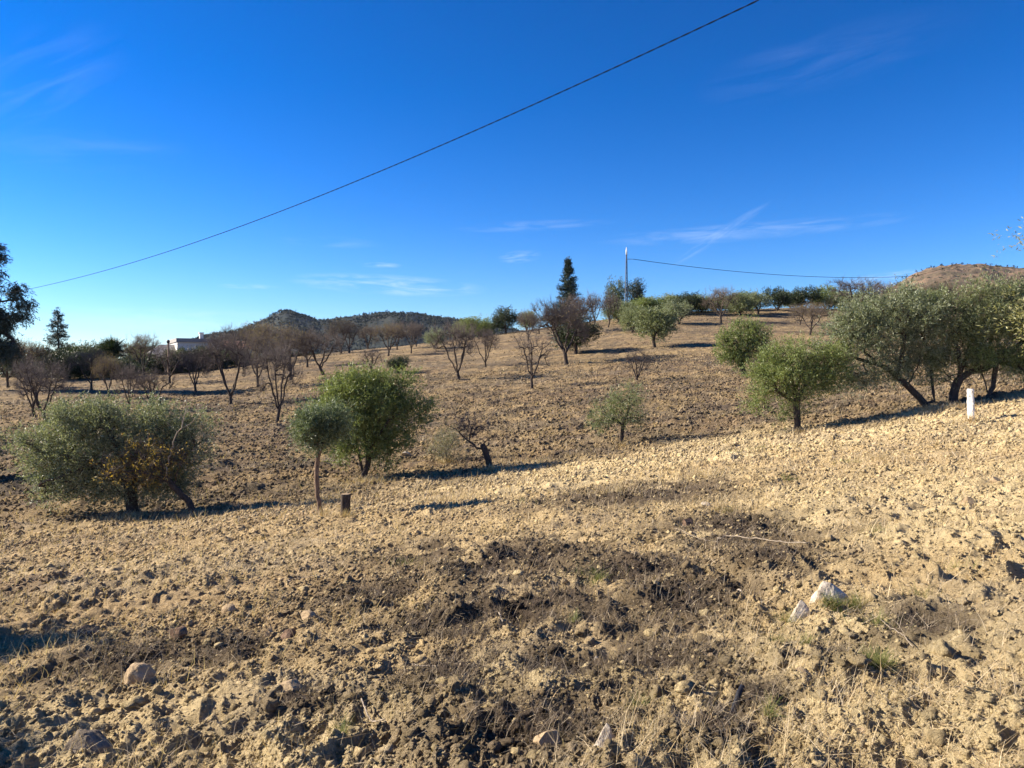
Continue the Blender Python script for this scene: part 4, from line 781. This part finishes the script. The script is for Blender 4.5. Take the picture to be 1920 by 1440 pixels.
stone(1121, 1236, 13, 10, M_ROCKW, 'tiny white pebble in the dark weed patch', 18, .2)
stone(1348, 1400, 24, 22, M_ROCKT, 'pale round stone below the black pipe', 19, .25)
stone(1366, 1375, 16, 14, M_ROCKT, 'small pale pebble just below the black pipe', 20, .25)
stone(1500, 1305, 50, 34, M_ROCKT, 'crumbly tan clod stone right above the red tile shard', 21, .35)
stone(1620, 1395, 44, 34, M_ROCKT, 'yellow clay lump near the bottom right', 22, .35)
stone(1030, 1425, 60, 44, M_ROCKT, 'yellow clay boulder in the middle of the bottom edge', 23, .35)
stone(160, 1200, 42, 30, M_ROCKB, 'brown lump at the edge of the shade on the left', 24, .3)
stone(430, 1160, 34, 20, M_ROCKT, 'tan lump above the small pointed stone', 25, .3)
stone(545, 1320, 64, 26, M_ROCKT, 'long low tan clod left of the bottom middle', 26, .35, tilt=.1)
stone(1385, 1120, 16, 16, M_ROCKW, 'small upright pale stone on the ridge right of the weeds', 27, .25)
stone(796, 1166, 18, 16, M_ROCKT, 'small pinkish stone in the middle of the dark weeds', 28, .25)
stone(835, 1312, 26, 26, M_ROCKT, 'upright yellow clod beside the deep hollow', 29, .25)
M_TILE, T_, b_ = mat('red_clay_tile'); b_.inputs['Base Color'].default_value = (.42, .13, .06, 1)
T_.links.new(ramp(T_, noise(T_, 20, 4, .6, objvec(T_)), [(.3, (.30, .10, .055)), (.7, (.50, .2, .11))]), b_.inputs['Base Color'])
stone(1524, 1352, 20, 11, M_TILE, 'orange red shard of roof tile near the black pipe', 30, .15, name='tile_shard', cat='tile shard', cuts=12)
stone(762, 865, 20, 10, M_ROCKW, 'white stone in the bare patch right of the rounded olive', 31, .2)
stone(1080, 620, 18, 8, M_ROCKW, 'white stone on the crest', 32, .2) if False else None

def hull_stone(px, py, wpx, hpx, m, label, pts, seed, sink=.12):
    import bmesh
    p = at(px, py); s = p[1] / F; b = bmesh.new()
    for q in pts: b.verts.new(q)
    r_ = bmesh.ops.convex_hull(b, input=b.verts); bmesh.ops.delete(b, geom=[g for g in r_['geom_interior'] if isinstance(g, bmesh.types.BMVert)], context='VERTS')
    bmesh.ops.bevel(b, geom=b.edges[:], offset=.05, segments=1, affect='EDGES'); bmesh.ops.triangulate(b, faces=b.faces[:])
    for _ in range(3): bmesh.ops.subdivide_edges(b, edges=b.edges[:], cuts=1, use_grid_fill=True)
    b.normal_update(); co = np.array([v.co[:] for v in b.verts]); nn = np.array([v.normal[:] for v in b.verts]); n1 = fbm(co[:, 0] * 2.5 + co[:, 2] * 3 + seed, co[:, 1] * 2.5 - co[:, 2] * 2, seed, 5) - .5
    co = co + nn * (n1 * .22)[:, None]; W_, H_ = wpx * s / 2, hpx * s / 2; co = co * [W_, W_ * .8, H_]
    for v, c in zip(b.verts, co): v.co = c
    me = bpy.data.meshes.new('stone'); b.to_mesh(me); b.free(); me.materials.append(m)
    z = float(height(np.array([p[0]]), np.array([p[1]]), np.array([.1]))[0]); tag(link('stone', me, None, (p[0], p[1] + W_ * .4, z + H_ * (1 - sink * 2))), label, 'stone', 'loose stones in the foreground')
WEDGE = [(-1, 0, -.9), (-.85, .6, -1), (-.8, -.5, -1), (-.25, .05, 1), (.1, -.2, .85), (.3, .5, .6), (1, .2, -.2), (.95, -.5, -1), (.1, -.9, -1), (.4, .9, -1), (-.62, -.35, .15), (.7, -.4, .1)]
SPIRE = [(-1, -.2, -1), (-.7, .7, -1), (.1, .1, 1), (.35, -.1, .7), (1, .1, -1), (.6, -.8, -1), (-.4, -.8, -1), (.3, .8, -1), (-.5, -.3, 0), (.75, 0, -.1)]
ROUND = [(-1, 0, -.6), (-.8, -.1, .5), (-.4, .1, 1), (.1, -.3, .95), (.5, .2, .85), (.95, .1, .35), (1, -.2, -.6), (.3, -.9, -.9), (-.6, -.8, -.8), (.1, .9, -.7), (-.7, .7, -.5), (-.35, -.75, .5), (.2, -.8, .3), (.8, .7, -.6), (-.2, .8, .4)]
hull_stone(1560, 1146, 80, 54, M_ROCKW, 'largest pale pointed stone with grass at its foot on the right', WEDGE, 1)
hull_stone(1504, 1166, 54, 46, M_ROCKW, 'pale wedge shaped stone just left of the largest pale stone', SPIRE, 2)
hull_stone(256, 1296, 64, 56, M_ROCKT, 'rounded tan stone alone at the lower left', ROUND, 3)
hull_stone(1136, 1446, 56, 56, M_ROCKW, 'white pointed stone at the bottom edge', SPIRE, 5)
hull_stone(150, 1440, 104, 60, M_ROCKG, 'grey brown stone cut by the bottom edge at the left', WEDGE, 4)
hull_stone(503, 1208, 28, 30, M_ROCKT, 'small pointed tan stone left of the middle', SPIRE, 6)
# black pipe and pale sticks
def rod(name, label, cat, pts, r, m, lift=.02, hollow=False, sides=10):
    W = []; q_ = np.array(pts, float); t_ = np.linspace(0, len(q_) - 1, 24); w_ = np.random.default_rng(len(label)).normal(0, .8, 24)
    pts = [(np.interp(a, range(len(q_)), q_[:, 0]), np.interp(a, range(len(q_)), q_[:, 1]) + (w_[i] if name == 'stick' else 0)) for i, a in enumerate(t_)]
    for (px, py) in pts:
        p = at(px, py); z = float(height(np.array([p[0]]), np.array([p[1]]), np.array([.03]))[0]); W.append([p[0], p[1], z + lift])
    W = np.array(W); W[:, 2] = W[:, 2] * .4 + np.linspace(W[0, 2], W[-1, 2], len(W)) * .6 + lift * .5; P = W - W[0]; par = np.arange(-1, len(P) - 1); V, Q = tubes(P, par, np.linspace(r, r * .7, len(P)), sides, 1)
    o = link(name, fastmesh(name, V, Q, m, smooth=True), None, W[0]); return tag(o, label, cat)
M_BLK, T_, b_ = mat('black_plastic'); b_.inputs['Base Color'].default_value = (.02, .02, .023, 1); b_.inputs['Roughness'].default_value = .35; bump(T_, b_, noise(T_, 40, 3, .5, objvec(T_)), .2, .005)
rod('pipe_piece', 'short black plastic pipe piece lying in a hollow near the bottom', 'pipe', [(1372, 1347), (1380, 1339), (1392, 1327)],   .019, M_BLK, .06, sides=14)
rod('stick', 'long pale curved stick lying across the weeds on the right', 'stick', [(1345, 1018), (1380, 1019), (1420, 1025), (1455, 1035), (1485, 1043), (1518, 1049)], .006, M_DEAD, .05)
rod('stick', 'thin pale stick left of the long curved stick', 'stick', [(1265, 1005), (1290, 1013), (1320, 1020), (1345, 1025)], .0035, M_DEAD, .04)
rod('stick', 'straight white straw lying on the left of the middle ground', 'stick', [(540, 1098), (560, 1098), (590, 1097), (616, 1098)], .004, M_DEAD, .04)
rod('stick', 'pale stalk curving below the dark hollow', 'stick', [(678, 1345), (690, 1362), (705, 1372), (722, 1379)], .005, M_DEAD, .04)
rod('stick', 'short pale stalk left of the curved one at the bottom', 'stick', [(652, 1373), (645, 1390), (638, 1405)], .005, M_DEAD, .04)
rod('stick', 'pale broken stalk in front of the largest weed patch', 'stick', [(935, 1180), (940, 1188), (944, 1196)], .006, M_DEAD, .04)
rod('stick', 'long grey stalk right of the largest pale stone', 'stick', [(1635, 1175), (1660, 1195), (1690, 1218), (1712, 1238)], .004, M_DEAD, .03)
rod('stick', 'thin stalk left of the small pointed stone', 'stick', [(770, 1265), (790, 1268), (820, 1270)], .004, M_DEAD, .04)

# ------------------------------------------------------------------ wires
M_WIRE, T_, b_ = mat('cable_sheath'); b_.inputs['Base Color'].default_value = (.008, .008, .010, 1); b_.inputs['Roughness'].default_value = .9; b_.inputs['Specular IOR Level'].default_value = .05
def near_wire():
    A = np.array([4.0, 12.5]); B = np.array([-33.0, 50.0]); pts = [(0, 553), (175, 513), (400, 443), (600, 368), (800, 284), (1000, 194), (1200, 105), (1425, 0)]; T, Z = [], []
    for px, py in pts:
        v = ray(px, py); M = np.array([[B[0] - A[0], -v[0]], [B[1] - A[1], -v[1]]]); t, k = np.linalg.solve(M, -A); T.append(t); Z.append(CAMZ + v[2] * k)
    co = np.polyfit(T, Z, 3); t = np.linspace(-.55, 1.35, 700); tt = np.clip(t, -.2, 1.2); z = np.polyval(co, tt) + (t - tt) * np.polyval(np.polyder(co), tt)
    P = np.stack([A[0] + (B[0] - A[0]) * t, A[1] + (B[1] - A[1]) * t, z], 1); d = norm(np.gradient(P, axis=0)); u = norm(np.cross(d, [0, 0, 1.])); v = np.cross(u, d); s = np.concatenate([[0], np.cumsum(np.linalg.norm(np.diff(P, axis=0), axis=1))]); parts = []
    tf = np.linspace(0, len(P) - 1, 5200); P2 = np.stack([np.interp(tf, np.arange(len(P)), P[:, i]) for i in range(3)], 1); u2 = np.stack([np.interp(tf, np.arange(len(P)), u[:, i]) for i in range(3)], 1); v2 = np.stack([np.interp(tf, np.arange(len(P)), v[:, i]) for i in range(3)], 1); s2 = np.interp(tf, np.arange(len(P)), s)
    for k in (0, 1):
        ph = s2 * 2 * PI / .5 + k * PI; Q_ = P2 + (u2 * np.cos(ph)[:, None] + v2 * np.sin(ph)[:, None]) * .0062; V, Q = tubes(Q_, np.arange(-1, len(Q_) - 1), np.full(len(Q_), .0074), 5, 1); parts.append((V, Q, 0))
    V, Q, _ = join(parts); tag(link('overhead_cable', fastmesh('overhead_cable', V, Q, M_WIRE, smooth=True)), 'black twisted cable crossing the sky from lower left to upper right', 'cable')
near_wire()
MAST_D = 104
def mast():
    d = MAST_D; bx = 1174; p = at(bx, None, d); s = d / F; by_ = HOR + (CAMZ - p[2]) * F / d; H = (by_ - 487) * s; root = thing('lattice_mast', 'narrow steel lattice mast with a white rod on top on the crest', 'mast', p)
    m, T, b = mat('galvanised_steel'); b.inputs['Base Color'].default_value = (.12, .14, .17, 1); b.inputs['Metallic'].default_value = .3; T.links.new(ramp(T, noise(T, 8, 3, .5, objvec(T)), [(.3, (.09, .10, .125)), (.7, (.16, .18, .21))]), b.inputs['Base Color'])
    w0, w1 = 5.0 * s, 1.8 * s; nodes, par, rad, parts = [], [], [], []
    def bar(a, b, r): V, Q = tubes(np.array([a, b], float), np.array([-1, 0]), np.array([r, r]), 5, 1); parts.append((V, Q, 0))
    K = 11; cor = lambda z, i: np.array([(1, -1, -1, 1)[i] * (w0 + (w1 - w0) * z / H) * .5, (1, 1, -1, -1)[i] * (w0 + (w1 - w0) * z / H) * .5, z])
    for i in range(4): bar(cor(-.2, i), cor(H, i), .046)
    link('frame', fastmesh('frame', *join(parts)[:2], m), root); parts.clear()
    for k in range(K + 1):
        z = H * k / K
        for i in range(4):
            bar(cor(z, i), cor(z, (i + 1) % 4), .028)
            if k < K: bar(cor(z, i), cor(z + H / K, (i + 1) % 4), .016)
    link('bracing', fastmesh('bracing', *join(parts)[:2], m), root); parts.clear()
    h1 = (487 - 478) * s; bar((0, 0, H), (0, 0, H + h1), .10); bar((-.05, 0, H + .03), (.9, 0, H + .03), .035); link('mast_head', fastmesh('mast_head', *join(parts)[:2], m), root); parts.clear()
    mw, T2, b2 = mat('white_fibreglass'); T2.links.new(ramp(T2, noise(T2, 4, 3, .5, objvec(T2)), [(.3, (.72, .73, .74)), (.7, (.82, .83, .84))]), b2.inputs['Base Color']); h2 = (487 - 464) * s; n = 12; th = np.arange(n) * 2 * PI / n
    V = np.vstack([np.stack([np.cos(th) * r, np.sin(th) * r, np.full(n, H + z)], 1) for r, z in ((.02, h1 - .02), (.115, h1), (.11, (h1 + h2) / 2), (.07, h2 - .25), (.03, h2))]); Q = np.array([[i * n + j, i * n + (j + 1) % n, (i + 1) * n + (j + 1) % n, (i + 1) * n + j] for i in range(4) for j in range(n)]); link('antenna_rod', fastmesh('antenna_rod', V, Q, mw, smooth=True), root)
    a = np.array([p[0] + .9, p[1], p[2] + H + .03]); e = ray(1720, 517) * 150 / ray(1720, 517)[1] + np.array([0, 0, CAMZ]); e2 = e + (e - a) * .25 + np.array([0, 0, 3.2]); t = np.linspace(0, 1.0, 40)[:, None]
    W = a + (e - a) * t; W[:, 2] -= 1.9 * 4 * (t * (1 - t))[:, 0] * .62; W = np.vstack([W, e2[None]]); V, Q = tubes(W - W[0], np.arange(-1, len(W) - 1), np.full(len(W), .035), 5, 1)
    tag(link('power_line', fastmesh('power_line', V, Q, M_WIRE), None, W[0]), 'thin far cable running right from the lattice mast', 'cable')
mast()

# ------------------------------------------------------------------ white house, lamp pole
def prism(pts, y0, y1):
    n = len(pts); V = np.array([(x, y0, z) for x, z in pts] + [(x, y1, z) for x, z in pts]); F_ = [list(range(n)), list(range(2 * n - 1, n - 1, -1))] + [[i, i + n, (i + 1) % n + n, (i + 1) % n] for i in range(n)]; return V, F_
def pmesh(name, blocks, m, root):
    me = bpy.data.meshes.new(name); V, Fl, b = [], [], 0
    for v, f in blocks: V += [tuple(a) for a in v]; Fl += [[i + b for i in q] for q in f]; b += len(v)
    me.from_pydata(V, [], Fl); me.materials.append(m); me.update(); bm_fix(me); return link(name, me, root)
def bm_fix(me):
    import bmesh; b = bmesh.new(); b.from_mesh(me); bmesh.ops.recalc_face_normals(b, faces=b.faces); b.to_mesh(me); b.free()
def house():
    d = 88; s = d / F; px0 = 340; p = at(px0, None, d); by_ = HOR + (CAMZ - p[2]) * F / d; c = lambda x, y: ((x - px0) * s, (by_ - y) * s)
    mw, T, b = mat('white_render'); T.links.new(ramp(T, noise(T, 1.2, 5, .6, objvec(T)), [(.3, (.60, .56, .50)), (.7, (.74, .70, .64))]), b.inputs['Base Color'])
    mg, T, b = mat('grey_roof_sheet'); T.links.new(ramp(T, noise(T, 2, 6, .6, objvec(T)), [(.3, (.24, .22, .21)), (.7, (.36, .34, .32))]), b.inputs['Base Color'])
    wv = T.nodes.new('ShaderNodeTexWave'); wv.inputs['Scale'].default_value = 3.5; T.links.new(objvec(T), wv.inputs[0]); bump(T, b, wv.outputs[0], .4, .05)
    mr, T, b = mat('red_roof_tile'); T.links.new(ramp(T, noise(T, 3, 6, .6, objvec(T)), [(.3, (.22, .10, .07)), (.7, (.36, .18, .12))]), b.inputs['Base Color'])
    wv = T.nodes.new('ShaderNodeTexWave'); wv.inputs['Scale'].default_value = 4; T.links.new(objvec(T), wv.inputs[0]); bump(T, b, wv.outputs[0], .6, .08)
    mo, T, b = mat('window_glass'); b.inputs['Base Color'].default_value = (.03, .035, .04, 1); b.inputs['Roughness'].default_value = .15
    root = thing('farm_house', 'low white house with grey and reddish roofs half hidden by trees on the left', 'house', p)
    B = lambda x0, x1, z0, z1, y0, y1: prism([(x0, z0), (x1, z0), (x1, z1), (x0, z1)], y0, y1)
    L0 = c(272, 683); R0 = c(334, 645); T0 = c(334, 642)
    root.rotation_euler = (0, 0, math.radians(30)); root.scale = (1.12, 1.12, 1)
    pmesh('wall', [B(L0[0] + .2, R0[0] - .01, -1, c(0, 684)[1] - .003, 0, 6), B(c(335, 0)[0], c(402, 0)[0], -1, c(0, 641)[1], .4, 8), B(c(402.2, 0)[0], c(455, 0)[0], -1, c(0, 652)[1], 1.2, 8)], mw, root)
    xa, xb, xc = L0[0] - .3, c(312, 0)[0], R0[0] + .1; ze, zr = c(0, 684)[1], c(0, 645)[1]
    r1 = pmesh('roof', [(np.array([(xa, -.7, ze), (xc, -.7, ze), (xc, 6.6, ze), (xa, 6.6, ze), (xb, 3, zr), (xc, 3, zr)]), [[0, 1, 5, 4], [1, 2, 5], [2, 3, 4, 5], [3, 0, 4], [0, 3, 2, 1]])], mg, root); r1['label'] = 'grey hipped roof'
    r2 = pmesh('flat_roof', [B(c(333, 0)[0], c(404, 0)[0], c(0, 641)[1] + .003, c(0, 634)[1], .15, 8.3)], mg, root)
    zz = c(0, 652)[1]; r3 = pmesh('tiled_roof', [(np.array([(c(404.5, 0)[0], .8, zz), (c(460, 0)[0], .8, zz), (c(460, 0)[0], 5, zz + 1.1), (c(404.5, 0)[0], 5, zz + 1.1), (c(460, 0)[0], 9, zz), (c(404.5, 0)[0], 9, zz)]), [[0, 1, 2, 3], [3, 2, 4, 5], [0, 3, 5], [1, 4, 2], [0, 5, 4, 1]])], mr, root)
    ch = pmesh('chimney', [B(c(374, 0)[0], c(380, 0)[0], c(0, 634)[1], c(0, 623)[1], 2, 2.5), B(c(373, 0)[0], c(381, 0)[0], c(0, 623)[1] + .003, c(0, 621)[1], 1.92, 2.58)], mw, r2)
    for x in (352, 388, 425):
        y0 = .385 if x < 402 else 1.185; f = pmesh('window', [B(c(x - 5, 0)[0], c(x + 5, 0)[0], c(0, 672)[1], c(0, 671)[1], y0 - .05, y0 + .1), B(c(x - 5, 0)[0], c(x + 5, 0)[0], c(0, 659)[1], c(0, 658)[1], y0 - .05, y0 + .1), B(c(x - 5, 0)[0], c(x - 4.2, 0)[0], c(0, 671)[1] + .002, c(0, 659)[1] - .002, y0 - .05, y0 + .1), B(c(x + 4.2, 0)[0], c(x + 5, 0)[0], c(0, 671)[1] + .002, c(0, 659)[1] - .002, y0 - .05, y0 + .1)], mw, root)
        pmesh('pane', [B(c(x - 4.1, 0)[0], c(x + 4.1, 0)[0], c(0, 670.8)[1], c(0, 659.2)[1], y0 - .01, y0 + .01)], mo, f)
house()
def lamp_pole():
    d = 74; bx = 316; p = at(bx, None, d); s = d / F; by_ = HOR + (CAMZ - p[2]) * F / d; H = (by_ - 643) * s; root = thing('lamp_pole', 'pale pole with a round black head beside the white house', 'pole', p)
    V, Q = tubes(np.array([[0, 0, -.2], [0, 0, H * .5], [0, 0, H]]), np.array([-1, 0, 1]), np.array([.10, .09, .08]), 10, 1.1); link('pole', fastmesh('pole', V, Q, M_BARK_L, smooth=True), root); iv, f = ico(2); link('head', fastmesh('head', iv * np.array([.15, .15, .19]) + [0, 0, H + .12], f, M_BLK, smooth=True), root)
lamp_pole()

# ------------------------------------------------------------------ distant hills
def hill(name, sil, r0, wr, cols, seed, m, spur, foot, label, ks=9, na=7):
    px = np.array([a for a, _ in sil], float); py = np.array([b for _, b in sil], float); X = np.linspace(px[0], px[-1], cols); ph = np.arctan((X - CX) / F); yy = np.interp(X, px, py)
    k = np.ones(ks) / ks; yy = np.convolve(np.pad(yy, ks // 2, 'edge'), k, 'valid'); rows = 170; t = np.linspace(-1, .9, rows); PH, T = np.meshgrid(ph, t, indexing='ij'); YY = np.repeat(yy[:, None], rows, 1)
    rr = r0 + T * wr + (fbm(PH * 14, PH * 0 + 3, seed, 3) - .5)[...] * wr * .5 * (1 - np.abs(T)); Z0 = CAMZ + (HOR - YY) / F * r0 * np.cos(PH)
    x = rr * np.sin(PH); y = rr * np.cos(PH); prof = np.cos(np.clip(T, -1, 1) * PI / 2) ** 1.25; sp_ = (fbm(x / spur, y / spur, seed + 3, 4) - .5); Z = foot + (Z0 - foot) * (prof * (1 + .42 * sp_ * (1 - prof) * 2)) + (fbm(x / 16, y / 16, seed + 9, 4) - .5) * na * sm(0, .3, prof) * .8 + (vn(x / 4.5, y / 4.5, seed + 20) ** 2) * 2.2 * sm(0, .3, prof)
    got = ((Z - CAMZ) / rr).max(1); want = (HOR - yy) / F * np.cos(ph); kk_ = np.where(got > .004, (want - foot / r0) / (got - foot / r0), 1); kk_ = np.convolve(np.pad(np.clip(kk_, .3, 1.6), 12, 'edge'), np.ones(25) / 25, 'valid'); Z = foot + (Z - foot) * kk_[:, None]
    V = np.stack([x, y, Z], -1).reshape(-1, 3); i = np.arange(cols - 1)[:, None]; j = np.arange(rows - 1)[None]; Q = np.stack([i * rows + j, i * rows + j + 1, (i + 1) * rows + j + 1, (i + 1) * rows + j], -1).reshape(-1, 4)
    tag(link(name, fastmesh(name, V, Q, m, smooth=True)), label, None, None, 'structure'); return V, prof.reshape(-1)
def hill_mat(name, soilc, scrubc, thr, sc=.05):
    m, T, b = mat(name); n = noise(T, sc, 10, .68); n2 = noise(T, sc * .22, 4, .6); f = mth('ADD', mth('MULTIPLY', n, .65, tree=T), mth('MULTIPLY', n2, .35, tree=T), tree=T)
    T.links.new(ramp(T, f, [(thr - .07, scrubc), (thr, tuple((np.array(scrubc) + np.array(soilc)) / 2)), (thr + .06, soilc)]), b.inputs['Base Color']); bump(T, b, noise(T, sc * 4, 6, .7), 1, 3); return m
h1 = hill('left_hills', [(120, 690), (250, 672), (300, 662), (340, 648), (372, 634), (400, 627), (440, 622), (480, 606), (510, 592), (524, 586), (538, 583), (552, 587), (575, 593), (600, 601), (625, 599), (650, 595), (700, 588), (735, 586), (775, 588), (820, 596), (880, 603), (960, 618), (1060, 640), (1180, 665)], 1500, 620, 900, 301,
          hill_mat('scrubby_hillside', (.060, .045, .030), (.010, .016, .013), .60), 260, -6, 'dark scrub covered hills with a small peak', 3, 5)
h2 = hill('right_hill', [(1380, 640), (1480, 612), (1560, 588), (1620, 565), (1660, 545), (1690, 527), (1715, 512), (1745, 502), (1790, 496), (1840, 496), (1880, 500), (1930, 505), (2020, 520), (2200, 570), (2350, 620)], 820, 420, 700, 311,
          hill_mat('dry_brown_hillside', (.26, .175, .11), (.12, .095, .06), .50, .09), 150, 18, 'brown dry hill on the right', 13, 3)
def scrub(name, VP, n, size, seed, label, pmin):
    V, pr = VP; R = np.random.default_rng(seed); ok = np.nonzero(pr > pmin)[0]; wgt = vn(V[ok, 0] / 40, V[ok, 1] / 40, seed) ** 2 + .05; idx = R.choice(ok, n, p=wgt / wgt.sum()); C_ = V[idx] + R.normal(0, 2.5, (n, 3)) * np.array([1, 1, .1]) + [0, 0, size * .3]
    c = np.repeat(C_, 3, 0) + R.normal(0, size * .35, (n * 3, 3)) * [1, 1, .6]; v, q = sprays(c, norm(R.normal(0, 1, c.shape) + [0, 0, .6]), R, 5, size * .5, size * .75, size * .5, 1.2); tag(link(name, fastmesh(name, v, q, M_SCRUB)), label, 'scrub', None, 'stuff')
scrub('hill_scrub', h1, 9000, 3.6, 401, 'dark scrub and small trees covering the left hills', .12)
scrub('right_hill_scrub', h2, 1500, 1.2, 402, 'sparse scrub and small trees dotted over the right hill', .25)
print('tris', sum(len(o.data.polygons) for o in SC.objects if o.type == 'MESH'))

# ------------------------------------------------------------------ air
def haze():
    V = np.array([(x, y, z) for x in (-3200, 3200) for y in (-1200, 3600) for z in (-140, 260)], float); F_ = np.array([(0, 1, 3, 2), (4, 6, 7, 5), (0, 4, 5, 1), (2, 3, 7, 6), (0, 2, 6, 4), (1, 5, 7, 3)])
    m = bpy.data.materials.new('air'); m.use_nodes = True; T = m.node_tree; T.nodes.clear(); o = T.nodes.new('ShaderNodeOutputMaterial'); v = T.nodes.new('ShaderNodeVolumePrincipled')
    v.inputs['Color'].default_value = (.62, .78, 1.0, 1); v.inputs['Density'].default_value = .00003; v.inputs['Anisotropy'].default_value = .0; T.links.new(v.outputs[0], o.inputs['Volume'])
    tag(link('haze', fastmesh('haze', V, F_, m)), 'thin blue air that softens the far hills', 'haze', kind='stuff')
haze()
